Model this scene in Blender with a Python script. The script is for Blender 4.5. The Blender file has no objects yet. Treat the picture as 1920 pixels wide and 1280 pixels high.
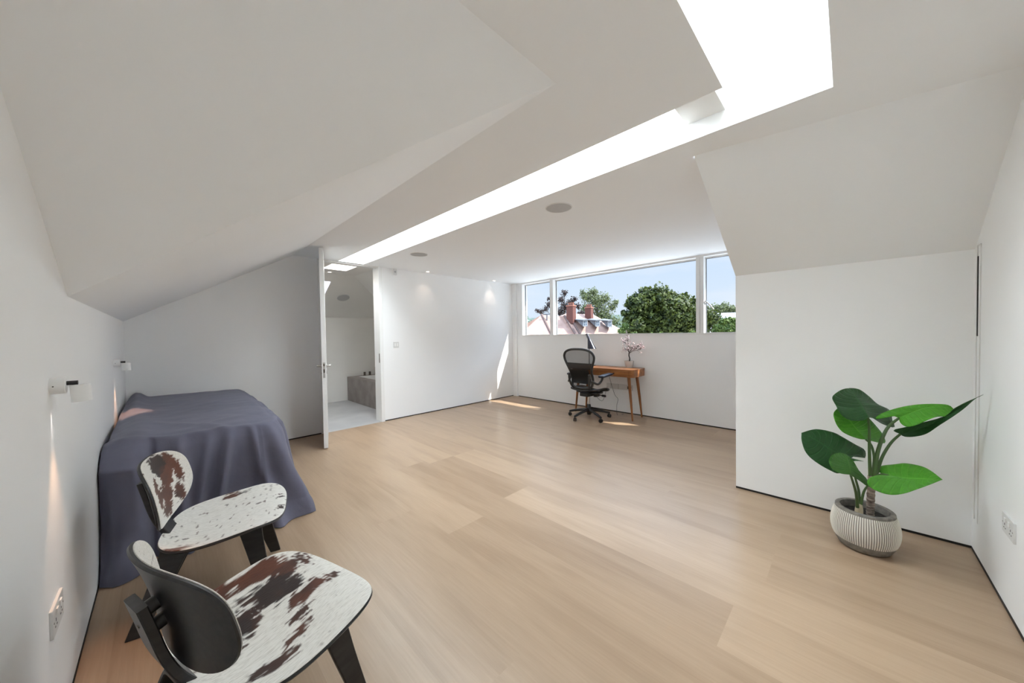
import bpy, bmesh, math, random
from mathutils import Vector, Matrix, noise
PI = math.pi
sc = bpy.context.scene
COL = sc.collection
rnd = random.Random(7)

# ------------------------------------------------------------------ camera, sky, sun, rooflight light, exposure
F_PX, YAW, PITCH, ROLL = 641.294, math.radians(44.5079), math.radians(-1.1885), math.radians(-0.8823)
CAM = Vector((0, 0, 1.3))
fw = Vector((math.cos(YAW)*math.cos(PITCH), math.sin(YAW)*math.cos(PITCH), math.sin(PITCH)))
r0 = Vector((math.sin(YAW), -math.cos(YAW), 0)); u0 = r0.cross(fw)
rt = r0*math.cos(ROLL) + u0*math.sin(ROLL); up = -r0*math.sin(ROLL) + u0*math.cos(ROLL)
cd = bpy.data.cameras.new('camera'); cam = bpy.data.objects.new('camera', cd); COL.objects.link(cam)
cd.sensor_width = 36; cd.lens = 36*F_PX/1920; cd.clip_start = 0.02; cd.clip_end = 600
cam.matrix_world = Matrix(((rt.x, up.x, -fw.x, CAM.x), (rt.y, up.y, -fw.y, CAM.y), (rt.z, up.z, -fw.z, CAM.z), (0, 0, 0, 1)))
sc.camera = cam
sc.view_settings.view_transform = 'Standard'; sc.view_settings.look = 'None'
sc.view_settings.exposure = 0.03; sc.view_settings.gamma = 1.0
try: sc.view_settings.use_curve_mapping = False
except Exception: pass
try:
    sc.cycles.use_denoising = True
    sc.cycles.max_bounces = 18; sc.cycles.diffuse_bounces = 14; sc.cycles.glossy_bounces = 4
    sc.cycles.transparent_max_bounces = 16; sc.cycles.sample_clamp_indirect = 8
except Exception: pass

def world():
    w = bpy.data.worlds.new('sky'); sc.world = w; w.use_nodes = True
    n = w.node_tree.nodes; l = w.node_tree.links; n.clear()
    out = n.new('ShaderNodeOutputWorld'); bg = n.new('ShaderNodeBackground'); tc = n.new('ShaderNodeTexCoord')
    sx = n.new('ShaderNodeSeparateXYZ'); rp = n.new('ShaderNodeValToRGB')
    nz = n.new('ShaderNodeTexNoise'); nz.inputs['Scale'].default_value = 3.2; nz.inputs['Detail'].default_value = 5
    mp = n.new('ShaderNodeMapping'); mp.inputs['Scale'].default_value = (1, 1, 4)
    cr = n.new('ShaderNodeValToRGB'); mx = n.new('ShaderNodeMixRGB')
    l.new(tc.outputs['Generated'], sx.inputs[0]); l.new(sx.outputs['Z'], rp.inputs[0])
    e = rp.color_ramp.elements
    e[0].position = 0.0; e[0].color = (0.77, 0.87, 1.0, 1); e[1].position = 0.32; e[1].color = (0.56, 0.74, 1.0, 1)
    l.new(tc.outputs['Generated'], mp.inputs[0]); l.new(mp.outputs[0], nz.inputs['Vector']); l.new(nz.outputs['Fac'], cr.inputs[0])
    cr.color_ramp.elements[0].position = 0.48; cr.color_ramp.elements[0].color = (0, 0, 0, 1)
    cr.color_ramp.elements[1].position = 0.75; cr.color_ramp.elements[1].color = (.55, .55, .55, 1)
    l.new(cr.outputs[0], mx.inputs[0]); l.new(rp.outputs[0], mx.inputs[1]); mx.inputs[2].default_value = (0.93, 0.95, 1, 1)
    l.new(mx.outputs[0], bg.inputs[0]); mr = n.new('ShaderNodeMapRange'); mr.interpolation_type = 'SMOOTHSTEP'; mr.inputs[1].default_value = .27; mr.inputs[2].default_value = .62; mr.inputs[3].default_value = 1.0; mr.inputs[4].default_value = 7.0; l.new(sx.outputs['Z'], mr.inputs[0]); l.new(mr.outputs[0], bg.inputs[1]); l.new(bg.outputs[0], out.inputs[0])  # strength raised in the unseen upper sky to add fill light indoors
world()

def add_sun():
    d = bpy.data.lights.new('sun', 'SUN'); d.energy = 12.0; d.angle = math.radians(0.55); d.color = (1, 0.955, 0.88)
    o = bpy.data.objects.new('sun', d); COL.objects.link(o); o.location = (9, -6, 14)
    o.rotation_euler = Vector((-.56, .88, -1.28)).to_track_quat('-Z', 'Y').to_euler()
add_sun()
def area(name, x0, x1, y0, y1, z, watts, colr=(1, 1, 1)):
    d = bpy.data.lights.new(name, 'AREA'); d.shape = 'RECTANGLE'; d.size = x1-x0; d.size_y = y1-y0; d.energy = watts; d.color = colr
    o = bpy.data.objects.new(name, d); COL.objects.link(o); o.location = ((x0+x1)/2, (y0+y1)/2, z)
ZC = 2.35
SX0, SX1 = 1.717, 2.06           # the long rooflight slot
SKY_L = 30.0                      # radiance of the opal rooflights
def daylight(name, x0, x1, y0, y1, z, k=1.0, c=(.85, .94, 1)): area(name, x0, x1, y0, y1, z, SKY_L*k*PI*(x1-x0)*(y1-y0), c)
daylight('rooflight_daylight', SX0+.01, SX1-.01, .66, 2.8, 2.66, .88)
daylight('rooflight_daylight', SX0+.01, SX1-.01, 2.8, 5.01, 2.66, .64)
daylight('rooflight_daylight', .32, SX1-.01, .06, .38, 3.54, .50)
daylight('rooflight_daylight', SX0+.01, SX1-.01, 5.29, 5.70, 2.60, .95, (1, .97, .92))

# ------------------------------------------------------------------ helpers
def P(px, py, depth):            # a point of the place seen at (px, py), at this distance along the view axis
    return CAM + (rt*((px-960)/F_PX) - up*((py-640)/F_PX) + fw)*depth
def bmn(): return bmesh.new()
def box(bm, x0, x1, y0, y1, z0, z1, bev=0.0):
    m = Matrix.Translation(((x0+x1)/2, (y0+y1)/2, (z0+z1)/2)) @ Matrix.Diagonal((abs(x1-x0), abs(y1-y0), abs(z1-z0), 1))
    r = bmesh.ops.create_cube(bm, size=1, matrix=m)
    if bev:
        es = list({e for v in r['verts'] for e in v.link_edges})
        bmesh.ops.bevel(bm, geom=es, offset=bev, segments=3, profile=.6, affect='EDGES')
def xform(bm, mat): bmesh.ops.transform(bm, matrix=mat, verts=bm.verts)
def frames(pts):
    out = []; prev = None
    for i, p in enumerate(pts):
        a = pts[max(i-1, 0)]; b = pts[min(i+1, len(pts)-1)]
        t = (b-a).normalized()
        if prev is None: n = t.orthogonal().normalized()
        else:
            n = prev - t*prev.dot(t)
            n = n.normalized() if n.length > 1e-6 else t.orthogonal().normalized()
        out.append((t, n, t.cross(n))); prev = n
    return out
def tube(bm, pts, r, seg=12, closed=False, caps=True):
    pts = [Vector(p) for p in pts]
    rs = r if isinstance(r, (list, tuple)) else [r]*len(pts)
    if closed: pts = pts+[pts[0]]; rs = list(rs)+[rs[0]]
    fr = frames(pts); rings = []
    n = len(pts)-1 if closed else len(pts)
    for i in range(n):
        t, a, b = fr[i]
        if closed and i == 0:
            t = (pts[1]-pts[-2]).normalized(); a = (a-t*a.dot(t)).normalized(); b = t.cross(a)
        rings.append([bm.verts.new(pts[i]+(a*math.cos(2*PI*k/seg)+b*math.sin(2*PI*k/seg))*rs[i]) for k in range(seg)])
    m = len(rings)
    for i in range(m if closed else m-1):
        A, B = rings[i], rings[(i+1) % m]
        off = 0
        if closed and i == m-1:
            off = min(range(seg), key=lambda s: sum((A[k].co-B[(k+s) % seg].co).length for k in range(0, seg, 3)))
        for k in range(seg):
            bm.faces.new((A[k], A[(k+1) % seg], B[(k+1+off) % seg], B[(k+off) % seg]))
    if caps and not closed:
        bm.faces.new(rings[0][::-1]); bm.faces.new(rings[-1])
def smooth_path(pts, n=8, closed=False):
    pts = [Vector(p) for p in pts]; out = []
    m = len(pts); rng = range(m) if closed else range(m-1)
    for i in rng:
        if closed: p0, p1, p2, p3 = pts[i-1], pts[i], pts[(i+1) % m], pts[(i+2) % m]
        else: p0, p1, p2, p3 = pts[max(i-1, 0)], pts[i], pts[i+1], pts[min(i+2, m-1)]
        for k in range(n):
            t = k/n
            out.append(.5*((2*p1)+(p2-p0)*t+(2*p0-5*p1+4*p2-p3)*t*t+(3*p1-p0-3*p2+p3)*t**3))
    if not closed: out.append(pts[-1])
    return out
def lathe(bm, prof, seg=48, c=(0, 0, 0), ax=None, fn=None):
    # prof: list of (radius, height); ax: optional rotation matrix (3x3)
    rings = []
    for (r, h) in prof:
        if r < 1e-5:
            v = Vector((0, 0, h)); v = ax @ v if ax else v
            rings.append([bm.verts.new(v+Vector(c))])
        else:
            ring = []
            for k in range(seg):
                a = 2*PI*k/seg; rr = r*(fn(a, h) if fn else 1)
                v = Vector((rr*math.cos(a), rr*math.sin(a), h)); v = ax @ v if ax else v
                ring.append(bm.verts.new(v+Vector(c)))
            rings.append(ring)
    for A, B in zip(rings, rings[1:]):
        if len(A) == 1 and len(B) == 1: continue
        for k in range(seg):
            k2 = (k+1) % seg
            if len(A) == 1: bm.faces.new((A[0], B[k2], B[k]))
            elif len(B) == 1: bm.faces.new((A[k], A[k2], B[0]))
            else: bm.faces.new((A[k], A[k2], B[k2], B[k]))
def ribbon(bm, path, widths, thick, wdir=(0, 1, 0)):
    # a bent strip: path of points, width along wdir, thickness across
    path = [Vector(p) for p in path]; wdir = Vector(wdir).normalized(); rings = []
    ws = widths if isinstance(widths, (list, tuple)) else [widths]*len(path)
    for i, p in enumerate(path):
        t = (path[min(i+1, len(path)-1)]-path[max(i-1, 0)]).normalized(); n = t.cross(wdir).normalized()
        w = ws[i]/2; h = thick/2; e = min(h*.6, .003)
        c = [(-w+e, -h), (w-e, -h), (w, -h+e), (w, h-e), (w-e, h), (-w+e, h), (-w, h-e), (-w, -h+e)]
        rings.append([bm.verts.new(p+wdir*a+n*b) for a, b in c])
    for A, B in zip(rings, rings[1:]):
        for k in range(8): bm.faces.new((A[k], A[(k+1) % 8], B[(k+1) % 8], B[k]))
    bm.faces.new(rings[0][::-1]); bm.faces.new(rings[-1])
def obj(name, bm, mat, parent=None, smooth=False, angle=None, normals=True):
    if normals: bmesh.ops.recalc_face_normals(bm, faces=bm.faces)
    me = bpy.data.meshes.new(name); bm.to_mesh(me); bm.free()
    if smooth:
        for p in me.polygons: p.use_smooth = True
        if angle is not None:
            try: me.set_sharp_from_angle(angle=math.radians(angle))
            except Exception: pass
    for m in (mat if isinstance(mat, (list, tuple)) else [mat]): me.materials.append(m)
    o = bpy.data.objects.new(name, me); COL.objects.link(o)
    if parent: o.parent = parent
    return o
def empty(name, loc=(0, 0, 0), rz=0):
    o = bpy.data.objects.new(name, None); COL.objects.link(o); o.location = loc; o.rotation_euler = (0, 0, rz); o.empty_display_size = .1
    return o
def tag(o, label, cat, group=None, kind=None):
    o['label'] = label; o['category'] = cat
    if group: o['group'] = group
    if kind: o['kind'] = kind
    return o
def struct(name, bm, mat, parent=None, smooth=False):
    o = obj(name, bm, mat, parent, smooth)
    if not parent: o['kind'] = 'structure'
    return o
def quad(bm, *pts): return bm.faces.new([bm.verts.new(p) for p in pts])
def copy_tree(o, parent=None):
    c = o.copy(); COL.objects.link(c); c.parent = parent
    for ch in list(o.children): copy_tree(ch, c)
    return c

# ------------------------------------------------------------------ materials
def mat(name, colr, rough=.5, metal=0.0, spec=.5, coat=0.0):
    m = bpy.data.materials.new(name); m.use_nodes = True
    b = m.node_tree.nodes['Principled BSDF']
    b.inputs['Base Color'].default_value = (*colr, 1); b.inputs['Roughness'].default_value = rough
    b.inputs['Metallic'].default_value = metal; b.inputs['Specular IOR Level'].default_value = spec
    b.inputs['Coat Weight'].default_value = coat
    return m
def nodes(m): return m.node_tree.nodes, m.node_tree.links, m.node_tree.nodes['Principled BSDF']
def noisy(m, c1, c2, scale=5, detail=4, stretch=(1, 1, 1), bump=0.0, lo=.35, hi=.65, dist=.01):
    n, l, b = nodes(m)
    tc = n.new('ShaderNodeTexCoord'); mp = n.new('ShaderNodeMapping'); mp.inputs['Scale'].default_value = stretch
    nz = n.new('ShaderNodeTexNoise'); nz.inputs['Scale'].default_value = scale; nz.inputs['Detail'].default_value = detail
    rp = n.new('ShaderNodeValToRGB'); rp.color_ramp.elements[0].position = lo; rp.color_ramp.elements[1].position = hi
    rp.color_ramp.elements[0].color = (*c1, 1); rp.color_ramp.elements[1].color = (*c2, 1)
    l.new(tc.outputs['Object'], mp.inputs[0]); l.new(mp.outputs[0], nz.inputs['Vector']); l.new(nz.outputs['Fac'], rp.inputs[0])
    l.new(rp.outputs[0], b.inputs['Base Color'])
    if bump:
        bp = n.new('ShaderNodeBump'); bp.inputs['Strength'].default_value = bump; bp.inputs['Distance'].default_value = dist
        l.new(nz.outputs['Fac'], bp.inputs['Height']); l.new(bp.outputs[0], b.inputs['Normal'])
    return m
M = {}
M['wall'] = noisy(mat('painted plaster', (.8, .8, .79), .55, spec=.25), (.893, .900, .902), (.903, .910, .912), 1.3, 3, bump=.02)
M['ceiling'] = noisy(mat('ceiling paint', (.8, .8, .79), .7, spec=.15), (.890, .912, .930), (.898, .920, .938), 1.1, 3)
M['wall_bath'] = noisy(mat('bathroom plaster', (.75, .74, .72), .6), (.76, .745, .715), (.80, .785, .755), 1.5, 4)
M['gloss_white'] = mat('white lacquer', (.84, .84, .83), .35)
M['frame'] = mat('white window frame', (.82, .82, .81), .4)
M['gap'] = mat('black shadow gap', (.008, .007, .006), .6)
M['gasket'] = mat('dark gasket', (.05, .055, .06), .5)
M['chrome'] = mat('brushed steel', (.62, .61, .6), .28, 1)
M['dark_steel'] = mat('dark bronze steel', (.16, .14, .12), .35, .9)
M['plastic'] = mat('white plastic', (.70, .70, .69), .35)
M['speaker'] = noisy(mat('speaker grille', (.5, .5, .5), .6), (.44, .44, .44), (.5, .5, .5), 400, 2)
M['black_ply'] = noisy(mat('black stained plywood', (.012, .012, .013), .38), (.010, .010, .011), (.022, .021, .021), 9, 5, (1, 6, 6), bump=.05, dist=.002)
M['black_plastic'] = mat('black plastic', (.012, .012, .013), .35)
M['black_paint'] = mat('navy black enamel', (.012, .014, .03), .22, coat=.4)
M['graphite'] = mat('graphite plastic', (.028, .025, .022), .38)
M['armpad'] = mat('blue black arm pad', (.012, .015, .03), .4)
M['cable'] = mat('grey cable', (.13, .14, .16), .5)
M['stone'] = noisy(mat('taupe stone', (.3, .26, .24), .5), (.215, .185, .172), (.30, .265, .25), 5, 6, bump=.05)
M['bath_floor'] = noisy(mat('microcement floor', (.45, .45, .46), .4), (.40, .405, .415), (.50, .50, .505), 2.2, 6)
M['soil'] = noisy(mat('dark potting soil', (.02, .015, .012), .9), (.012, .009, .008), (.045, .035, .028), 60, 5, bump=.9)
M['concrete'] = noisy(mat('bare pot concrete', (.2, .18, .16), .8), (.17, .155, .14), (.26, .24, .21), 40, 5, bump=.3, dist=.002)
M['bounce_ground'] = noisy(mat('pale bounce ground', (.5, .48, .44), .9), (.34, .33, .31), (.44, .43, .41), .6, 5)  # unseen ground, made pale to bounce added daylight up to the ceiling
M['bark'] = noisy(mat('tree bark', (.1, .08, .06), .9), (.07, .055, .04), (.16, .13, .1), 6, 5)
M['brick'] = mat('red brick', (.10, .032, .022), .85)
M['white_render'] = mat('white render', (.36, .36, .355), .7)
M['slate'] = noisy(mat('blue grey slate', (.4, .43, .47), .6), (.16, .18, .21), (.22, .24, .27), 3, 4)
M['lead'] = mat('lead sheet', (.10, .105, .115), .7)
M['hip_tile'] = mat('dark hip tiles', (.10, .06, .05), .8)
M['terracotta'] = mat('terracotta', (.26, .10, .065), .8)
M['far_glass'] = mat('far window glass', (.12, .14, .17), .1)

def mat_floor():
    m = mat('pale oak planks', (.6, .45, .3), .33, spec=.45); n, l, b = nodes(m)
    at = n.new('ShaderNodeAttribute'); at.attribute_name = 'plank'      # r: tone, g: offset, b: warmth
    sp = n.new('ShaderNodeSeparateColor'); l.new(at.outputs['Color'], sp.inputs[0])
    tc = n.new('ShaderNodeTexCoord'); mu = n.new('ShaderNodeVectorMath'); mu.operation = 'MULTIPLY_ADD'
    cb = n.new('ShaderNodeCombineXYZ')
    sc_ = n.new('ShaderNodeMath'); sc_.operation = 'MULTIPLY'; sc_.inputs[1].default_value = 37.0; l.new(sp.outputs[1], sc_.inputs[0])
    for k in range(3): l.new(sc_.outputs[0], cb.inputs[k])
    l.new(tc.outputs['Object'], mu.inputs[0]); mu.inputs[1].default_value = (1, 1, 1); l.new(cb.outputs[0], mu.inputs[2])
    mp = n.new('ShaderNodeMapping'); mp.inputs['Scale'].default_value = (1, .12, 1); l.new(mu.outputs[0], mp.inputs[0])
    # cathedral figure: warped bands along the plank
    wn = n.new('ShaderNodeTexNoise'); wn.inputs['Scale'].default_value = 5.5; wn.inputs['Detail'].default_value = 3; l.new(mp.outputs[0], wn.inputs['Vector'])
    ms = n.new('ShaderNodeMath'); ms.operation = 'MULTIPLY'; ms.inputs[1].default_value = 16; l.new(wn.outputs['Fac'], ms.inputs[0])
    sn = n.new('ShaderNodeMath'); sn.operation = 'SINE'; l.new(ms.outputs[0], sn.inputs[0])
    mp2 = n.new('ShaderNodeMapping'); mp2.inputs['Scale'].default_value = (1, .035, 1); l.new(mu.outputs[0], mp2.inputs[0])
    fn = n.new('ShaderNodeTexNoise'); fn.inputs['Scale'].default_value = 120; fn.inputs['Detail'].default_value = 4; fn.inputs['Roughness'].default_value = .65; l.new(mp2.outputs[0], fn.inputs['Vector'])
    bn = n.new('ShaderNodeTexNoise'); bn.inputs['Scale'].default_value = 2.0; bn.inputs['Detail'].default_value = 2; l.new(mp.outputs[0], bn.inputs['Vector'])
    def ma(op, a, bb):
        q = n.new('ShaderNodeMath'); q.operation = op
        for i, v in enumerate((a, bb)):
            if isinstance(v, float): q.inputs[i].default_value = v
            else: l.new(v, q.inputs[i])
        return q.outputs[0]
    f = ma('MULTIPLY', sn.outputs[0], .12)
    g = ma('MULTIPLY', ma('SUBTRACT', fn.outputs['Fac'], .5), .5)
    h = ma('MULTIPLY', ma('SUBTRACT', bn.outputs['Fac'], .5), .35)
    t = ma('ADD', ma('ADD', f, g), h); t = ma('ADD', t, sp.outputs[0])
    rp = n.new('ShaderNodeValToRGB'); l.new(t, rp.inputs[0])
    rp.color_ramp.elements[0].position = 0; rp.color_ramp.elements[0].color = (.235, .152, .092, 1)
    rp.color_ramp.elements[1].position = 1; rp.color_ramp.elements[1].color = (.445, .322, .218, 1)
    l.new(rp.outputs[0], b.inputs['Base Color'])
    bp = n.new('ShaderNodeBump'); bp.inputs['Strength'].default_value = .06; bp.inputs['Distance'].default_value = .002
    l.new(fn.outputs['Fac'], bp.inputs['Height']); l.new(bp.outputs[0], b.inputs['Normal'])
    return m
M['floor'] = mat_floor()
def mat_wood(name, c1, c2, rough, stretch):
    m = mat(name, c1, rough, spec=.4); return noisy(m, c1, c2, 22, 6, stretch, bump=.03, lo=.3, hi=.7, dist=.002)
M['desk'] = mat_wood('honey acacia wood', (.19, .068, .02), (.42, .17, .055), .33, (1, .12, 1))
M['desk_leg'] = mat_wood('honey acacia legs', (.18, .062, .018), (.38, .15, .05), .35, (1, 1, .1))
def mat_hide():
    m = mat('cowhide', (.8, .78, .74), .8, spec=.2); n, l, b = nodes(m)
    at = n.new('ShaderNodeAttribute'); at.attribute_name = 'hide'
    tc = n.new('ShaderNodeTexCoord'); mp = n.new('ShaderNodeMapping'); mp.inputs['Scale'].default_value = (.13, 1, 1)
    nz = n.new('ShaderNodeTexNoise'); nz.inputs['Scale'].default_value = 260; nz.inputs['Detail'].default_value = 3
    l.new(tc.outputs['Object'], mp.inputs[0]); l.new(mp.outputs[0], nz.inputs['Vector'])
    mx = n.new('ShaderNodeMixRGB'); mx.blend_type = 'MULTIPLY'; mx.inputs[0].default_value = .55
    rp = n.new('ShaderNodeValToRGB'); rp.color_ramp.elements[0].position = .3; rp.color_ramp.elements[0].color = (.55, .53, .5, 1)
    rp.color_ramp.elements[1].position = .55; rp.color_ramp.elements[1].color = (1, 1, 1, 1)
    l.new(nz.outputs['Fac'], rp.inputs[0]); l.new(at.outputs['Color'], mx.inputs[1]); l.new(rp.outputs[0], mx.inputs[2])
    l.new(mx.outputs[0], b.inputs['Base Color'])
    bp = n.new('ShaderNodeBump'); bp.inputs['Strength'].default_value = .5; bp.inputs['Distance'].default_value = .002
    l.new(nz.outputs['Fac'], bp.inputs['Height']); l.new(bp.outputs[0], b.inputs['Normal'])
    b.inputs['Sheen Weight'].default_value = .25
    return m
M['hide'] = mat_hide()
def mat_sheet():
    m = mat('grey blue cotton', (.12, .125, .17), .85, spec=.15)
    noisy(m, (.128, .128, .178), (.160, .160, .216), 2.0, 5, bump=0)
    n, l, b = nodes(m)
    tc = n.new('ShaderNodeTexCoord'); nz = n.new('ShaderNodeTexNoise'); nz.inputs['Scale'].default_value = 9; nz.inputs['Detail'].default_value = 6
    l.new(tc.outputs['Object'], nz.inputs['Vector'])
    bp = n.new('ShaderNodeBump'); bp.inputs['Strength'].default_value = .35; bp.inputs['Distance'].default_value = .02
    l.new(nz.outputs['Fac'], bp.inputs['Height']); l.new(bp.outputs[0], b.inputs['Normal'])
    b.inputs['Sheen Weight'].default_value = .12
    return m
M['sheet'] = mat_sheet()
def mat_glass():
    m = bpy.data.materials.new('clear window glass'); m.use_nodes = True; n = m.node_tree.nodes; l = m.node_tree.links; n.clear()
    o = n.new('ShaderNodeOutputMaterial'); t = n.new('ShaderNodeBsdfTransparent'); g = n.new('ShaderNodeBsdfGlossy'); x = n.new('ShaderNodeMixShader')
    f = n.new('ShaderNodeLayerWeight'); f.inputs[0].default_value = .5; pw = n.new('ShaderNodeMath'); pw.operation = 'POWER'; pw.inputs[1].default_value = 5; l.new(f.outputs['Facing'], pw.inputs[0])
    t.inputs[0].default_value = (.97, .985, .98, 1); g.inputs['Roughness'].default_value = .02
    l.new(pw.outputs[0], x.inputs[0]); l.new(t.outputs[0], x.inputs[1]); l.new(g.outputs[0], x.inputs[2]); l.new(x.outputs[0], o.inputs[0])
    return m
M['glass'] = mat_glass()
def mat_mesh(name, colr, alpha):
    m = mat(name, colr, .5); n, l, b = nodes(m)
    o = [x for x in n if x.type == 'OUTPUT_MATERIAL'][0]; t = n.new('ShaderNodeBsdfTransparent'); x = n.new('ShaderNodeMixShader'); x.inputs[0].default_value = alpha
    l.new(t.outputs[0], x.inputs[1]); l.new(b.outputs[0], x.inputs[2]); l.new(x.outputs[0], o.inputs[0]); return m
M['mesh'] = mat_mesh('black seat mesh', (.03, .026, .024), .62)
M['mesh_dense'] = mat_mesh('dense black seat mesh', (.012, .011, .011), .94)
def mat_emit(name, colr, s):
    m = mat(name, colr, .5); b = m.node_tree.nodes['Principled BSDF']
    b.inputs['Emission Color'].default_value = (*colr, 1); b.inputs['Emission Strength'].default_value = s; return m
M['lamp_on'] = mat_emit('lit downlight lens', (1, .9, .78), 4)
def mat_leaf(name, c1, c2, vein):
    m = mat(name, c1, .48, spec=.28); n, l, b = nodes(m)
    at = n.new('ShaderNodeAttribute'); at.attribute_name = 'leaf'; sp = n.new('ShaderNodeSeparateColor'); l.new(at.outputs['Color'], sp.inputs[0])
    def ma(op, a, bb=None):
        q = n.new('ShaderNodeMath'); q.operation = op
        for i, v in enumerate((a, bb)):
            if v is None: continue
            if isinstance(v, (float, int)): q.inputs[i].default_value = v
            else: l.new(v, q.inputs[i])
        return q.outputs[0]
    t, s = sp.outputs[0], sp.outputs[1]       # along 0..1, across 0 (midrib) .. 1 (edge)
    ph = ma('SUBTRACT', ma('MULTIPLY', t, 11.0), ma('MULTIPLY', s, 2.4))
    vf = ma('POWER', ma('ABSOLUTE', ma('COSINE', ma('MULTIPLY', ph, PI))), 24.0)
    mid = ma('LESS_THAN', s, .035)
    v = ma('MAXIMUM', ma('MULTIPLY', vf, .55), mid)
    nz = n.new('ShaderNodeTexNoise'); nz.inputs['Scale'].default_value = 14
    mx = n.new('ShaderNodeMixRGB'); mx.inputs[1].default_value = (*c1, 1); mx.inputs[2].default_value = (*c2, 1); l.new(nz.outputs['Fac'], mx.inputs[0])
    m2 = n.new('ShaderNodeMixRGB'); l.new(mx.outputs[0], m2.inputs[1]); m2.inputs[2].default_value = (*vein, 1); l.new(ma('MULTIPLY', v, .55), m2.inputs[0])
    l.new(m2.outputs[0], b.inputs['Base Color'])
    bp = n.new('ShaderNodeBump'); bp.inputs['Strength'].default_value = .6; bp.inputs['Distance'].default_value = .006; bp.invert = True
    l.new(v, bp.inputs['Height']); l.new(bp.outputs[0], b.inputs['Normal'])
    return m
M['leaf_dark'] = mat_leaf('dark green leaf', (.012, .05, .014), (.022, .085, .02), (.03, .12, .03))
M['leaf_bright'] = mat_leaf('bright green leaf', (.045, .22, .012), (.09, .33, .025), (.14, .42, .05))
M['leaf_mid'] = mat_leaf('mid green leaf', (.03, .12, .018), (.06, .19, .03), (.09, .25, .05))
M['stem'] = mat('green petiole', (.05, .10, .025), .45)
M['trunk_fibre'] = noisy(mat('fibrous trunk', (.25, .19, .15), .9), (.10, .07, .055), (.36, .29, .24), 30, 4, (1, 1, 3.5), bump=.6)
M['sheath'] = mat('dry leaf sheath', (.45, .38, .26), .8)
def mat_foliage(name, c1, c2):
    m = noisy(mat(name, c1, .6, spec=.3), c1, c2, 1.7, 4, lo=.35, hi=.68); n, l, b = nodes(m)
    o = [x for x in n if x.type == 'OUTPUT_MATERIAL'][0]; t = n.new('ShaderNodeBsdfTranslucent'); x = n.new('ShaderNodeMixShader'); x.inputs[0].default_value = .3
    rp = [q for q in n if q.type == 'VALTORGB'][0]; l.new(rp.outputs[0], t.inputs[0])
    l.new(b.outputs[0], x.inputs[1]); l.new(t.outputs[0], x.inputs[2]); l.new(x.outputs[0], o.inputs[0]); return m
def mat_tiles():
    m = mat('pale clay roof tiles', (.7, .45, .36), .8); n, l, b = nodes(m)
    noisy(m, (.235, .140, .108), (.30, .19, .152), 1.2, 6)
    return m
M['tiles'] = mat_tiles()

# ------------------------------------------------------------------ the room
XL, XW, YB, YR, XP, YP = -.275, 5.2, 5.06, -.523, 3.3, .66
EA, EP = 1.485, 1.75             # eaves on the left and beside the plant
XA, YA, YE = 1.18, .878, 2.309   # creases of the two left slopes
def prism(bm, pts, off):
    a = [bm.verts.new(p) for p in pts]; o = Vector(off); b = [bm.verts.new(Vector(p)+o) for p in pts]
    bm.faces.new(a); bm.faces.new(b[::-1]); k = len(pts)
    for i in range(k): bm.faces.new((a[i], b[i], b[(i+1) % k], a[(i+1) % k]))
bm = bmn(); prism(bm, [(XL, YR, 0), (XL, YB, 0), (XL, YB, EA), (XL, YE, EA), (XL, YA, ZC), (XL, YR, ZC)], (-.12, 0, 0)); struct('wall_left', bm, M['wall'])
bm = bmn(); prism(bm, [(XL, YB, 0), (1.50, YB, 0), (1.50, YB, ZC), (XA, YB, ZC), (XL, YB, EA)], (0, .14, 0))
box(bm, 2.34, XW+.15, YB, YB+.14, 0, ZC+.02); struct('wall_back', bm, M['wall'])
WY0, WY1, WZ0, WZ1 = .93, 4.80, 1.278, 2.325
bm = bmn(); box(bm, XW, XW+.15, YP-.1, YB, 0, WZ0); box(bm, XW, XW+.15, YP-.1, YB, WZ1, ZC+.05)
box(bm, XW, XW+.15, WY1, YB, WZ0, WZ1); box(bm, XW, XW+.15, YP-.1, WY0, WZ0, WZ1)
box(bm, XW-.035, XW, 4.945, YB, 0, ZC); struct('wall_window', bm, M['wall'])
bm = bmn(); box(bm, XP, XP+.12, YR-.12, YP, 0, EP); prism(bm, [(XP+.12, YP, 0), (XW, YP, 0), (XW, YP, ZC-.001), (2.27, YP, ZC-.001), (XP, YP, EP+.012), (XP+.12, YP, EP+.012)], (0, -.1, 0)); struct('wall_plant_side', bm, M['wall'])
bm = bmn(); box(bm, XL-.12, XP+.12, YR-.12, YR, 0, ZC+.02); struct('wall_right', bm, M['wall'])
# flat ceiling with the L shaped rooflight opening
def cx(y): return 2.46+(y-YR)/(YP-YR)*(2.25-2.46)
bm = bmn(); Z = ZC
for pts in ([(XL, YR), (cx(YR), YR), (cx(.05), .05), (XL, .05)], [(XL, .05), (.30, .05), (.30, .39), (XL, .39)], [(SX1, .05), (cx(.05), .05), (cx(YP), YP), (SX1, YP)],
            [(XL, .39), (SX0, .39), (SX0, YA), (XL, YA)], [(XA, YA), (SX0, YA), (SX0, YB), (XA, YB)], [(SX1, YP), (XW+.15, YP), (XW+.15, YB), (SX1, YB)], [(SX0, 5.025), (SX1, 5.025), (SX1, YB), (SX0, YB)]):
    quad(bm, *[(x, y, Z) for x, y in pts])
struct('ceiling', bm, M['ceiling'])
bm = bmn(); quad(bm, (XL, YE, EA), (XL, YB, EA), (XA, YB, ZC), (XA, YA, ZC)); struct('ceiling_slope_left', bm, M['ceiling'])
bm = bmn(); quad(bm, (XL, YE, EA), (XA, YA, ZC), (XL, YA, ZC)); struct('ceiling_slope_near', bm, M['ceiling'])
bm = bmn(); N = 10; c = [Vector(p) for p in ((XP, YP, EP), (2.25, YP, ZC), (2.46, YR, ZC), (XP, YR, 1.75))]
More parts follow.
